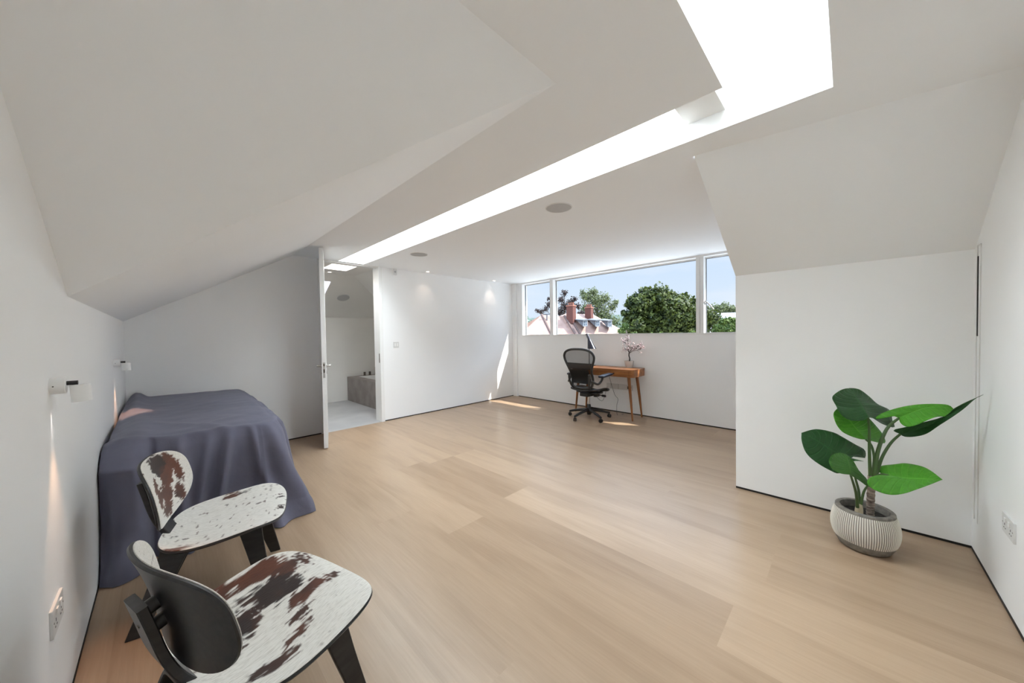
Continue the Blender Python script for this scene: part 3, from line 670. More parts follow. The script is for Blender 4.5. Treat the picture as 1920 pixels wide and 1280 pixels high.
def lounge_chair(loc, rz, label, seat_p, back_p, seed, specks_s=0.0, specks_b=0.0):
    t = empty('lounge_chair', loc, rz); tag(t, label, 'chair', None)
    SW, SD = .298, .246
    def spos(u, v):   # u across (y), v front (x)
        x = .02+SD*v; y = SW*u*(1-.10*(v < 0)*abs(v)**1.5)
        z = .371+.032*v-.032*max(0, v)**4+.030*max(0, -v)**3-.020*(1-abs(v)**2)*(1-.6*u*u)+.018*abs(u)**3
        return Vector((x, y, z))
    def snrm(u, v): return Vector((0, 0, 1))
    b = dish(lambda u, v: spos(u, v)+Vector((0, 0, .004)), 60, 180, 3.4, .0045, snrm, None, hide_colour(seat_p, seed, specks_s), .004); s_ = obj('seat_cover', b, M['hide'], None, True, 60)
    b = dish(spos, 20, 96, 3.4, .013, snrm, None); seat = obj('seat', b, M['black_ply'], t, True, 50); s_.parent = seat
    s_['label'] = 'brown and white cowhide seat pad'
    BW, BH, tl = .267, .158, .305; C0 = Vector((-.242, 0, .576)); A = Vector((-math.sin(tl), 0, math.cos(tl))); Nn = Vector((math.cos(tl), 0, math.sin(tl)))
    def bpos(u, v):
        wv = BW*(1-.07*v); c = .054*abs(u)**2.1-.012*(v-.1)**2*(1 if v > 0 else .6)
        return C0+Vector((0, 1, 0))*wv*u*.965+A*BH*v*(1-.06*u*u)+Nn*(c+.012*v)
    def bnrm(u, v): return (Nn+Vector((0, 1, 0))*(-.55*u)).normalized()
    b = dish(lambda u, v: bpos(u, v)+bnrm(u, v)*.004, 50, 160, 3.0, .0045, bnrm, None, hide_colour(back_p, seed+50, specks_b, (.25, 1)), .004); c_ = obj('back_cover', b, M['hide'], None, True, 60)
    b = dish(bpos, 20, 96, 3.0, .012, bnrm, None); back = obj('backrest', b, M['black_ply'], t, True, 50); c_.parent = back
    c_['label'] = 'brown and white cowhide back pad'
    # spine, with two round rubber mounts to the back
    sp = smooth_path([(-.300, 0, .625), (-.284, 0, .56), (-.262, 0, .47), (-.232, 0, .395), (-.19, 0, .338), (-.12, 0, .318), (0, 0, .322), (.12, 0, .336)], 6)
    b = bmn(); ribbon(b, sp, [.095+.03*(i/len(sp)) for i in range(len(sp))], .022); obj('spine', b, M['black_ply'], t, True, 35)
    for dz in (-.028, .028):
        b = bmn(); q = Vector((-.276, 0, .568))+A*dz; tube(b, [q-Nn*.008, q+Nn*.030], .019, 20); obj('rubber_mount', b, M['black_plastic'], t, True, 40)
    b = bmn(); lathe(b, [(0, 0), (.005, 0), (.005, .002), (0, .002)], 6, (-.296, 0, .56), Matrix.Rotation(-PI/2-tl, 3, 'Y')); obj('bolt', b, M['dark_steel'], t)
    # bent plywood leg frames: two legs and the bridge that joins them
    for nm, xt, xf, yt, yf, wt, wf, zt in (('front', .115, .195, .145, .215, .115, .050, .343), ('rear', -.155, -.285, .125, .205, .13, .058, .322)):
        b = bmn(); ribbon(b, smooth_path([(xt, -yt, zt-.010), (xt, -yt*.8, zt), (xt, 0, zt+.002), (xt, yt*.8, zt), (xt, yt, zt-.010)], 5), wt, .014, (1, 0, 0)); obj('leg_bridge', b, M['black_ply'], t, True, 35)
        for s in (-1, 1):
            pts = smooth_path([(xt, s*(yt-.012), zt), (xt+(xf-xt)*.12, s*(yt+.012), zt-.030), (xt+(xf-xt)*.5, s*(yt+(yf-yt)*.55), zt*.5), (xf, s*yf, .001)], 6)
            b = bmn(); k = len(pts); ribbon(b, pts, [wt+(wf-wt)*(i/(k-1))**.9 for i in range(k)], .015, (1, 0, 0))
            for v in b.verts: v.co.z = max(v.co.z, 0.0)
            obj('leg', b, M['black_ply'], t, True, 35)
    return t
near_seat = [(.85, -.30, .14, .50, 0, .1), (.82, .25, .16, .40, .1, .15), (.60, .55, .16, .22, 0, .5), (.48, .20, .13, .42, .15, .95), (.28, .25, .16, .38, .1, .95), (.20, -.30, .20, .28, -.2, .9), (.55, .82, .2, .07, 0, .5),
             (-.05, .45, .14, .30, -.25, .35), (-.12, .78, .09, .10, 0, .8), (-.28, .15, .09, .18, -.3, .6), (.0, -.62, .24, .22, 0, .6), (-.52, -.05, .07, .25, -.2, .5), (-.68, -.40, .08, .25, 0, .7)]
near_back = [(-.2, .1, .4, .5, 0, .6)]
far_seat = [(0, 0, .001, .001, 0, 0), (.92, -.12, .10, .16, 0, .4), (.93, .1, .05, .07, 0, .9), (-.88, -.62, .09, .26, 0, .0), (.25, .88, .10, .07, .5, .8), (-.25, .90, .09, .06, .4, .8)]
far_back = [(.20, .66, .34, .42, .2, .98), (.48, .50, .28, .45, -.2, .1), (.30, .15, .22, .35, 0, .1), (.72, .10, .14, .42, 0, .1), (.10, -.30, .26, .34, .3, .15), (-.22, -.10, .12, .55, 0, .2), (.55, -.55, .16, .38, 0, .35), (.0, -.72, .26, .26, 0, .2), (-.80, .85, .07, .08, 0, .8)]
CH1 = (.219, 1.389, 0); CH2 = (.204, 2.338, 0)
lounge_chair(CH1, .287, 'black plywood lounge chair in the foreground, seat boldly patched brown and white', near_seat, near_back, 3.0, .62, .5)
lounge_chair(CH2, -.25, 'black plywood lounge chair nearer the draped sheet, speckled white hide seat', far_seat, far_back, 9.0, .40, .6)

# ------------------------------------------------------------------ desk, lamp, little tree, task chair
def rbox(b, x0, x1, y0, y1, z0, z1, r):
    # box with its vertical corners rounded
    pts = []
    for cx_, cy_, a0 in ((x1-r, y1-r, 0), (x0+r, y1-r, 90), (x0+r, y0+r, 180), (x1-r, y0+r, 270)):
        for k in range(7): a = math.radians(a0+15*k); pts.append((cx_+r*math.cos(a), cy_+r*math.sin(a)))
    A = [b.verts.new((*p, z0)) for p in pts]; B = [b.verts.new((*p, z1)) for p in pts]; n = len(pts)
    b.faces.new(A[::-1]); b.faces.new(B)
    for i in range(n): b.faces.new((A[i], A[(i+1) % n], B[(i+1) % n], B[i]))
desk = empty('desk', (4.945, 2.745, 0)); tag(desk, 'honey coloured wooden desk with four tapering splayed legs below the window', 'desk')
DZ = .755
b = bmn(); rbox(b, -.215, .215, -.535, .535, DZ-.022, DZ, .045); obj('desktop', b, M['desk'], desk, True, 35)
b = bmn(); rbox(b, -.213, .213, -.533, .533, DZ-.112, DZ-.022, .045); obj('case', b, M['desk'], desk, True, 35)
for y0, y1 in ((-.47, -.005), (.005, .47)):
    b = bmn(); box(b, -.219, -.211, y0, y1, DZ-.100, DZ-.028, .002); dr = obj('drawer', b, M['desk'], desk)
    b = bmn(); lathe(b, [(0, .018), (.009, .016), (.011, .010), (.006, 0)], 20, (-.219, (y0+y1)/2, DZ-.064), Matrix.Rotation(-PI/2, 3, 'Y')); obj('knob', b, M['black_plastic'], dr, True, 40)
for sx in (-1, 1):
    for sy in (-1, 1):
        b = bmn(); tube(b, [(sx*.135, sy*.43, DZ-.112), (sx*.148, sy*.463, .33), (sx*.158, sy*.495, .0)], [.024, .019, .012], 18)
        for v in b.verts: v.co.z = max(0, min(v.co.z, DZ-.111))
        obj('leg', b, M['desk_leg'], desk, True, 40)
lamp = empty('desk_lamp', (5.03, 3.12, DZ)); tag(lamp, 'dark desk lamp with slim stem and slanted cone head on the desk', 'desk lamp')
b = bmn(); lathe(b, [(0, 0), (.105, 0), (.108, .006), (.10, .012), (0, .014)], 40); obj('base', b, M['black_paint'], lamp, True, 40)
b = bmn(); tube(b, [(0, 0, .012), (0, 0, .43)], .006, 12); obj('stem', b, M['black_paint'], lamp, True)
b = bmn(); dr_ = Vector((0, .50, 1)).normalized()
def lamp_pt(s): return Vector((0, .045, .535))-dr_*s
tube(b, [lamp_pt(0), lamp_pt(.02), lamp_pt(.13), lamp_pt(.14)], [.018, .021, .023, .024], 28)
obj('lamp_head', b, M['black_paint'], lamp, True, 40)
b = bmn(); top = [lamp_pt(.10)+Vector((math.cos(2*PI*k/36)*.024, math.sin(2*PI*k/36)*.024, 0)) for k in range(36)]
bot = [Vector((0, -.055, .285))+Vector((math.cos(2*PI*k/36)*.072, math.sin(2*PI*k/36)*.075, 0)) for k in range(36)]
A_ = [b.verts.new(p) for p in top]; B_ = [b.verts.new(p) for p in bot]; C_ = [b.verts.new(p+Vector((0, 0, .002))*1+(Vector((0, -.055, .285))-p)*.03) for p in bot]; D_ = [b.verts.new(p+(lamp_pt(.10)-p)*.1-Vector((0, 0, .004))) for p in top]
for k in range(36):
    k2 = (k+1) % 36; b.faces.new((A_[k], B_[k], B_[k2], A_[k2])); b.faces.new((B_[k], C_[k], C_[k2], B_[k2])); b.faces.new((C_[k], D_[k], D_[k2], C_[k2]))
obj('lamp_shade', b, M['black_paint'], lamp, True, 50)
bon = empty('miniature_tree', (5.05, 2.42, DZ)); tag(bon, 'miniature bare tree with tiny pink leaves in a pale glazed pot', 'potted plant')
b = bmn(); lathe(b, [(0, 0), (.045, 0), (.058, .03), (.068, .075), (.070, .108), (.066, .108), (.064, .092), (0, .092)], 40); obj('pot', b, mat('pale grey glaze', (.55, .55, .54), .25), bon, True, 50)
b = bmn(); lathe(b, [(0, .096), (.064, .093)], 30); obj('soil', b, M['soil'], bon)
M['dark_twig'] = mat('dark twig', (.03, .022, .02), .7); M['pink_leaf'] = noisy(mat('dusty pink leaf', (.4, .25, .27), .6), (.22, .10, .12), (.62, .50, .50), 30, 2)
b = bmn(); tube(b, smooth_path([(0, 0, .09), (.004, -.006, .14), (-.003, .004, .19), (.0, .0, .235)], 4), [.010]*4+[.008]*8+[.007], 10); tr = obj('trunk', b, M['dark_twig'], bon, True)
rt_ = random.Random(4); tips = []
b = bmn()
for (y_, z_, n_) in ((.065, .40, 5), (.03, .44, 3), (.075, .30, 4), (-.05, .33, 4), (-.12, .30, 4), (-.19, .285, 4), (-.14, .345, 3), (0, .33, 3)):
    mid_ = Vector((rt_.uniform(-.02, .02), y_*.45, .235+(z_-.235)*.6)); end = Vector((rt_.uniform(-.03, .03), y_, z_))
    tube(b, smooth_path([(0, 0, .225), mid_, end], 5), .0028, 6)
    for k in range(n_*2):
        e2 = end+Vector((rt_.uniform(-.04, .04), rt_.uniform(-.05, .05), rt_.uniform(-.045, .055))); tube(b, [mid_.lerp(end, rt_.uniform(.4, 1)), e2], .0015, 5); tips.append(e2)
obj('branches', b, M['dark_twig'], bon)
b = bmn()
for e2 in tips:
    for k in range(9):
        c_ = e2+Vector([rt_.gauss(0, .012) for _ in range(3)]); d1 = Vector([rt_.gauss(0, 1) for _ in range(3)]).normalized()*.0085; d2 = d1.orthogonal().normalized()*.007
        quad(b, c_-d1, c_-d2, c_+d1, c_+d2)
lv = obj('leaves', b, M['pink_leaf'], bon, normals=False)

oc = empty('task_chair', (4.545, 2.835, 0), math.radians(-4)); tag(oc, 'black mesh-backed office chair on five castors at the desk', 'office chair')
half = [(0, 1.068), (.13, 1.060), (.225, 1.028), (.268, .975), (.268, .92), (.245, .86), (.215, .79), (.195, .72), (.190, .62), (.185, .55), (.15, .495), (0, .475)]
def bx(z, y=0): return -.205-.20*max(0, (z-.62))*.7+.05*math.exp(-((z-.60)/.14)**2)+.10*y*y*1.2
loop = [(y, z) for y, z in half]+[(-y, z) for y, z in half[-2:0:-1]]
path = smooth_path([(bx(z, y), y, z) for y, z in loop], 5, True)
b = bmn(); tube(b, path, .017, 12, True); obj('back_frame', b, M['graphite'], oc, True)
def wid(z):
    for (a, za), (c, zb) in zip(half, half[1:]):
        if za >= z >= zb: return a+(c-a)*(za-z)/(za-zb+1e-9)
    return 0
def sheet_between(z0, z1, k0=.97, off=0.0, mx=None):
    b = bmn(); rows = []
    for i in range(25):
        z = z0+(z1-z0)*i/24; w = wid(z)*k0
        if mx: w = min(w, mx)
        rows.append([b.verts.new((bx(z, w*t)+off+.02*(1-t*t)*0, w*t, z)) for t in [(-1+j/8) for j in range(17)]])
    for A, B in zip(rows, rows[1:]):
        for j in range(16): b.faces.new((A[j], A[j+1], B[j+1], B[j]))
    return b
obj('back_mesh', sheet_between(.485, 1.060), M['mesh'], oc, True)
b = sheet_between(.55, .765, .98, -.030, .17)
bmesh.ops.solidify(b, geom=b.faces[:], thickness=.03); obj('lumbar_pad', b, M['black_plastic'], oc, True, 50)
b = sheet_between(.765, .86, .96, -.008); obj('mesh_band', b, M['mesh_dense'], oc, True)
# yoke behind the back down to the tilt mechanism
for s in (-1, 1):
    b = bmn(); tube(b, smooth_path([(-.24, s*.185, .70), (-.235, s*.18, .60), (-.20, s*.155, .50), (-.12, s*.10, .44), (-.02, s*.07, .41)], 5), .016, 10); obj('back_support', b, M['graphite'], oc, True)
    # armrests
    b = bmn(); tube(b, smooth_path([(-.205, s*.205, .60), (-.15, s*.265, .56), (-.09, s*.285, .60), (-.05, s*.285, .655)], 6), .016, 10); ar = obj('armrest', b, M['graphite'], oc, True)
    b = bmn(); rb = bmesh.ops.create_cube(b, size=1, matrix=Matrix.Translation((.02, s*.290, .675)) @ Matrix.Rotation(math.radians(-5), 4, 'Y') @ Matrix.Diagonal((.27, .095, .034, 1)))
    bmesh.ops.bevel(b, geom=b.edges[:], offset=.0165, segments=4, profile=.5, affect='EDGES'); obj('arm_pad', b, M['armpad'], ar, True)
b = bmn(); rows = []
for i in range(17):
    v = -1+i/8; x = .03+.215*v; row = []
    for j in range(17):
        u = -1+j/8; w = .225*(1-.10*(v < 0)*v*v-.08*max(0, v)**4)
        row.append(b.verts.new((x, w*u, .452+.018*u*u-.045*max(0, v)**3-.02*(1-v*v)*(1-u*u))))
    rows.append(row)
for A, B in zip(rows, rows[1:]):
    for j in range(16): b.faces.new((A[j], A[j+1], B[j+1], B[j]))
obj('seat', b, M['mesh_dense'], oc, True)
rim_ = [v.co.copy() for v in []]
def seat_pt(u, v): w = .225*(1-.10*(v < 0)*v*v-.08*max(0, v)**4); return (.03+.215*v, w*u, .452+.018*u*u-.045*max(0, v)**3-.006)
rp_ = [seat_pt(u, v) for u, v in ((-1, -.8), (-1, -.3), (-1, .3), (-1, .8), (-.8, 1), (0, 1), (.8, 1), (1, .8), (1, .3), (1, -.3), (1, -.8), (.8, -1), (0, -1), (-.8, -1))]
b = bmn(); tube(b, smooth_path(rp_, 4, True), .014, 10, True); obj('seat_frame', b, M['graphite'], oc, True)
b = bmn(); box(b, -.13, .16, -.075, .075, .345, .405, .015); box(b, -.06, .10, -.19, .19, .385, .415, .01); box(b, .02, .12, -.12, -.07, .33, .40, .01); obj('tilt_mechanism', b, M['graphite'], oc, True, 40)
b = bmn(); tube(b, [(.04, -.07, .37), (.04, -.215, .365)], .007, 10); tube(b, [(.04, -.215, .365), (.04, -.27, .363)], .017, 14); obj('tilt_knob', b, M['black_plastic'], oc, True, 40)
b = bmn(); tube(b, [(.06, -.17, .415), (.05, -.27, .455), (.05, -.30, .47)], [.010, .010, .012], 10); obj('lever', b, M['graphite'], oc, True)
b = bmn(); lathe(b, [(0, .18), (.014, .18), (.014, .36), (0, .36)], 24); obj('gas_cylinder', b, M['chrome'], oc, True, 40)
b = bmn(); lathe(b, [(0, .055), (.026, .055), (.034, .09), (.030, .20), (.022, .215), (0, .215)], 28); obj('base_hub', b, M['black_plastic'], oc, True, 40)
for k in range(5):
    a = math.radians(104+72*k); c, s = math.cos(a), math.sin(a)
    b = bmn(); pth = smooth_path([(.02*c, .02*s, .135), (.12*c, .12*s, .118), (.22*c, .22*s, .098), (.30*c, .30*s, .078), (.322*c, .322*s, .072)], 4)
    rings = [.025-.011*i/(len(pth)-1) for i in range(len(pth))]; tube(b, pth, rings, 12); arm = obj('base_arm', b, M['black_plastic'], oc, True)
    b = bmn(); ca = a+.5; ax_ = Matrix.Rotation(ca, 3, 'Z') @ Matrix.Rotation(PI/2, 3, 'X')
    for off in (-.020, .008): lathe(b, [(0, off), (.022, off), (.027, off+.003), (.027, off+.010), (.022, off+.012), (0, off+.012)], 22, (.315*c, .315*s, .0275), ax_)
    tube(b, [(.318*c, .318*s, .03), (.318*c, .318*s, .075)], .008, 8); obj('castor', b, M['black_plastic'], arm, True, 40)
for pts, lab in (([(5.185, 3.20, .70), (5.12, 3.13, .38), (5.10, 3.02, .22), (5.15, 2.94, .17), (5.19, 2.88, .40)], 'grey cable looping down behind the far legs of the desk'),
                 ([(4.95, 2.72, .64), (5.02, 2.66, .33), (4.98, 2.58, .26), (5.02, 2.62, .14), (5.0, 2.60, .004), (5.1, 2.55, .004)], 'grey cable hanging to the floor behind the office chair')):
    b = bmn(); tube(b, smooth_path(pts, 8), .003, 6); tag(obj('cable', b, M['cable'], None, True), lab, 'cable')

# ------------------------------------------------------------------ potted leafy plant beside the right wall
PX, PY = 2.905, -.073
pot = empty('potted_plant', (PX, PY, 0)); tag(pot, 'leafy green plant in a ribbed white pot near the right wall', 'potted plant')
prof_low = [(0, 0), (.098, 0), (.112, .008), (.124, .030), (.134, .052)]
prof_up = [(.134, .052), (.144, .085), (.148, .120), (.146, .155), (.139, .190), (.129, .220)]
b = bmn(); lathe(b, prof_low, 96); base_ = obj('pot_base', b, M['concrete'], pot, True, 40); base_['label'] = 'bare grey concrete foot of the pot'
def dens(pr_, k=4):
    q = smooth_path([(r_, 0, h_) for r_, h_ in pr_], k); return [(p.x, p.z) for p in q]
def mat_ribs():
    m = mat('white ribbed stoneware', (.72, .69, .62), .7); n, l, bb = nodes(m)
    tc = n.new('ShaderNodeTexCoord'); sx = n.new('ShaderNodeSeparateXYZ'); at = n.new('ShaderNodeMath'); at.operation = 'ARCTAN2'; l.new(tc.outputs['Object'], sx.inputs[0]); l.new(sx.outputs[1], at.inputs[0]); l.new(sx.outputs[0], at.inputs[1])
    mu = n.new('ShaderNodeMath'); mu.operation = 'MULTIPLY'; mu.inputs[1].default_value = 88; l.new(at.outputs[0], mu.inputs[0]); cs = n.new('ShaderNodeMath'); cs.operation = 'COSINE'; l.new(mu.outputs[0], cs.inputs[0])
    rp = n.new('ShaderNodeValToRGB'); rp.color_ramp.elements[0].position = .15; rp.color_ramp.elements[0].color = (.20, .17, .14, 1); rp.color_ramp.elements[1].position = .45; rp.color_ramp.elements[1].color = (.74, .71, .64, 1)
    ad = n.new('ShaderNodeMath'); ad.operation = 'MULTIPLY_ADD'; ad.inputs[1].default_value = .5; ad.inputs[2].default_value = .5; l.new(cs.outputs[0], ad.inputs[0]); l.new(ad.outputs[0], rp.inputs[0]); l.new(rp.outputs[0], bb.inputs['Base Color'])
    return m
b = bmn(); lathe(b, dens(prof_up), 880, fn=lambda a, h: 1+.012*math.cos(a*88)*min(1, max(0, (h-.050)/.01))*min(1, max(0, (.214-h)/.01))); body = obj('pot_body', b, mat_ribs(), pot, True)
b = bmn(); lathe(b, [(.129, .220), (.128, .232), (.122, .236), (.106, .234), (.104, .225), (.104, .19)], 96); obj('pot_rim', b, M['concrete'], pot, True, 50)
b = bmn(); lathe(b, [(0, .20), (.06, .198), (.104, .194)], 60); obj('soil', b, M['soil'], pot, True)
def zp(X, Y, d): return P(1490+.1875*X, 720+.1875*Y, d)
def resample(pts, n):
    q = smooth_path([Vector((x, y, 0)) for x, y in pts], 6); L_ = [0]
    for a, c in zip(q, q[1:]): L_.append(L_[-1]+(c-a).length)
    out = []; j = 0
    for i in range(n):
        t = L_[-1]*i/(n-1)
        while j < len(L_)-2 and L_[j+1] < t: j += 1
        f = (t-L_[j])/(L_[j+1]-L_[j]+1e-9); out.append(q[j].lerp(q[j+1], min(1, f)))
    return out
def leaf(lft, mid_, rgt, d0, d1, da, db, m, curl=.02):
    N, K = 40, 9; A, C, B = resample(lft, N), resample(mid_, N), resample(rgt, N)
    b = bmn(); lay = b.loops.layers.float_color.new('leaf'); rows = []; info = {}
    for i in range(N):
        t = i/(N-1); d = d0+(d1-d0)*t; row = []
        for side, E_, de in ((-1, A[i], da), (1, B[i], db)):
            ks = range(K, 0, -1) if side < 0 else range(0, K+1)
            for k in ks:
                s = k/K; q = C[i].lerp(E_, s); w = (E_-C[i]).length/300
                dd = d+de*w*s-curl*w*(s*s)*(1 if de <= 0 else -1)+.004*math.sin(t*26+side)*s*s
                v = b.verts.new(zp(q.x, q.y, dd)-Vector((PX, PY, 0))); info[v] = (t, s); row.append(v)
        rows.append(row)
    for R1, R2 in zip(rows, rows[1:]):
        for j in range(len(R1)-1):
            try: f = b.faces.new((R1[j], R1[j+1], R2[j+1], R2[j]))
            except ValueError: continue
            for lp in f.loops: lp[lay] = (*info[lp.vert], 0, 1)
    bmesh.ops.remove_doubles(b, verts=b.verts, dist=.00005)
    o = obj('leaf', b, m, pot, True); md = o.modifiers.new('thickness', 'SOLIDIFY'); md.thickness = .0012; return o
D0 = 2.018
leaf([(735, 330), (690, 362), (560, 362), (470, 310), (410, 210), (375, 130), (440, 70), (500, 45), (545, 40)], [(735, 330), (680, 240), (620, 140), (545, 40)],
     [(735, 330), (790, 345), (880, 400), (995, 432), (975, 360), (950, 262), (830, 200), (740, 120), (660, 60), (600, 42), (545, 40)], D0-.03, D0+.10, -.05, .05, M['leaf_dark'])
leaf([(710, 550), (640, 545), (500, 490), (430, 420), (392, 330), (395, 280), (430, 240)], [(710, 550), (620, 450), (520, 330), (430, 240)],
     [(710, 550), (800, 575), (905, 588), (880, 500), (800, 400), (700, 300), (560, 230), (430, 240)], D0+.05, D0+.13, -.04, .03, M['leaf_bright'])
leaf([(560, 742), (640, 700), (700, 740), (700, 660), (600, 600), (480, 530), (380, 480), (210, 450), (70, 485)], [(560, 742), (420, 690), (250, 580), (70, 485)],
     [(560, 742), (640, 765), (690, 772), (600, 768), (540, 800), (450, 890), (350, 860), (200, 770), (110, 680), (68, 560), (70, 485)], D0+.02, D0+.07, .06, -.08, M['leaf_dark'])
leaf([(555, 905), (450, 890), (370, 840), (342, 760), (380, 705), (450, 685), (510, 700)], [(555, 905), (545, 810), (510, 700)],
     [(555, 905), (640, 960), (745, 1030), (720, 950), (640, 860), (580, 760), (510, 700)], D0-.09, D0-.05, -.04, .04, M['leaf_mid'])
leaf([(1040, 335), (950, 315), (800, 355), (870, 290), (1080, 225), (1300, 198), (1530, 206), (1598, 262)], [(1040, 335), (1130, 300), (1300, 238), (1470, 225), (1598, 262)],
     [(1040, 335), (1060, 390), (1130, 425), (1250, 395), (1400, 330), (1560, 316), (1598, 262)], D0-.03, D0-.13, .05, -.07, M['leaf_bright'])
leaf([(1060, 500), (985, 460), (1100, 430), (1250, 390), (1500, 320), (1600, 238), (1760, 160), (1885, 103)], [(1060, 500), (1200, 460), (1400, 385), (1600, 270), (1790, 152), (1885, 103)],
     [(1060, 500), (1100, 525), (1200, 525), (1320, 495), (1450, 410), (1590, 320), (1700, 240), (1800, 152), (1885, 103)], D0+.0, D0-.26, .05, -.05, M['leaf_dark'])
leaf([(940, 910), (860, 890), (815, 850), (870, 815), (1000, 800), (1110, 790), (1270, 820), (1370, 870), (1478, 955)], [(940, 910), (1100, 935), (1300, 945), (1478, 955)],
     [(940, 910), (830, 908), (738, 945), (738, 1010), (830, 1070), (960, 1105), (1100, 1090), (1250, 1040), (1478, 955)], D0-.06, D0-.16, .12, -.10, M['leaf_bright'])
def petiole(pts, r0_, r1_, m='stem'):
    q = smooth_path([zp(*p)-Vector((PX, PY, 0)) for p in pts], 6); b = bmn(); tube(b, q, [r0_+(r1_-r0_)*i/(len(q)-1) for i in range(len(q))], 12); obj('stem', b, M[m], pot, True)
petiole([(755, 930, D0), (748, 700, D0), (745, 450, D0-.01), (735, 332, D0-.03)], .0085, .005)
petiole([(775, 930, D0+.01), (795, 740, D0+.02), (765, 610, D0+.04), (710, 552, D0+.05)], .0075, .005)
petiole([(795, 930, D0-.01), (830, 680, D0-.01), (920, 450, D0-.02), (1045, 337, D0-.03)], .0115, .006)
petiole([(812, 925, D0+.01), (870, 740, D0+.01), (960, 590, D0), (1055, 500, D0)], .0085, .006)
petiole([(790, 950, D0), (860, 900, D0-.03), (940, 910, D0-.06)], .006, .004)
petiole([(628, 1230, D0-.02), (612, 1080, D0-.05), (560, 908, D0-.09)], .0085, .005)
petiole([(645, 1225, D0), (642, 1080, D0), (610, 950, D0+.01), (560, 745, D0+.02)], .0075, .0045)
petiole([(660, 1220, D0-.01), (690, 1080, D0-.02), (740, 1000, D0-.03)], .0075, .004)
b = bmn(); q = [zp(X, Y, D0) for X, Y in ((757, 1330), (757, 1250), (762, 1100), (772, 915))]; q[0].z = .19
tube(b, smooth_path([p-Vector((PX, PY, 0)) for p in q], 10), [.0165+.0012*(i % 3) for i in range(31)], 20); obj('trunk', b, M['trunk_fibre'], pot, True)
b = bmn(); q = [zp(X, Y, D0-.01)-Vector((PX, PY, 0)) for X, Y in ((640, 1290), (645, 1235), (655, 1200))]; q[0].z = .195; tube(b, smooth_path(q, 4), [.017, .018, .019, .018, .017, .015, .013, .011, .010], 14); obj('leaf_sheath', b, M['sheath'], pot, True)

# ------------------------------------------------------------------ outside the window
GZ = -6.5
bm = bmn(); box(bm, 7, 420, -260, 420, GZ-.2, GZ); struct('ground', bm, M['bounce_ground'])
def poly(b, *pts): return b.faces.new([b.verts.new(p) for p in pts])
def flr(p, z=GZ): return Vector((p.x, p.y, z))
house = empty('neighbouring_house', flr(P(1090, 630, 50))); tag(house, 'house with a pale clay hipped roof, two brick chimneys and three dormers', 'house')
HB = Vector(house.location)
def hobj(name, b, m, parent=None, smooth=False, angle=None):
    if parent is None or parent is house: xform(b, Matrix.Translation(-HB))
    else: xform(b, Matrix.Translation(-HB))
    return obj(name, b, m, parent or house, smooth, angle)
rA, rB = P(1064, 586.5, 52), P(1113.5, 590.3, 55); e1, e2_ = P(1112, 668, 46), P(1262, 668, 50); g1, g2 = P(1058, 592.5, 51.5), P(1104, 668, 45.8)
w1, w2, w3, w4 = P(1015.5, 590, 53), P(1049, 592.5, 52.5), P(1054, 668, 46.5), P(960, 622, 50); w5 = P(930, 668, 47)
b = bmn(); back = [P(1113.5, 668, 64), P(1015, 668, 64)]
poly(b, rA, rB, e2_, e1); poly(b, g1, rA, e1, g2); poly(b, w2, g1, g2, w3); poly(b, w1, w2, w3); poly(b, w1, w3, w5, w4)
poly(b, rB, rA, g1, w2, w1, back[1], back[0]); poly(b, rB, back[0], e2_); poly(b, w1, w4, w5, back[1]); hobj('roof', b, M['tiles'])
b = bmn()
for q in ((e1, e2_), (e2_, back[0]), (back[0], back[1]), (back[1], w5), (w5, w3), (w3, g2), (g2, e1)): poly(b, q[0], q[1], flr(q[1]), flr(q[0]))
hobj('wall', b, M['brick'])
for a, c in ((rA, e1), (g1, g2), (w1, w3)):
    b = bmn(); tube(b, [a+Vector((0, 0, .05)), c+Vector((0, 0, .05))], .16, 8); hobj('hip_ridge', b, M['hip_tile'])
for L_, Mx, R_, d, yt, yb in ((1062.2, 1074.2, 1080, 50.5, 571.5, 596), (1096.8, 1108, 1112.5, 52.5, 575, 598)):
    def cn(px, py, dd): return P(px, py, d+dd)
    b = bmn(); ring = [cn(L_, yb, .25), cn(Mx, yb, -.4), cn(R_, yb, .35), cn((L_+R_-Mx), yb, 1.0)]; zt = P(Mx, yt, d-.4).z
    top = [flr(p, zt) for p in ring]; bot = [flr(p, ring[1].z-.8) for p in ring]; poly(b, *top); poly(b, *bot[::-1])
    for i in range(4): poly(b, bot[i], bot[(i+1) % 4], top[(i+1) % 4], top[i])
    ch = hobj('chimney', b, M['brick']); c0 = sum(top, Vector())/4
    b = bmn(); capt = [c0+(p-c0)*1.12 for p in top]; lo = [p-Vector((0, 0, .16)) for p in capt]; poly(b, *capt); poly(b, *lo[::-1])
    for i in range(4): poly(b, lo[i], lo[(i+1) % 4], capt[(i+1) % 4], capt[i])
    hobj('chimney_cap', b, M['terracotta'], ch)
    for t_ in (.2, .5, .8):
        q = ((top[0]+top[3])/2).lerp((top[1]+top[2])/2, t_); b = bmn(); lathe(b, [(0, 0), (.15, 0), (.12, .35), (.14, .42), (0, .42)], 12, q); hobj('chimney_pot', b, M['terracotta'], ch, True, 40)
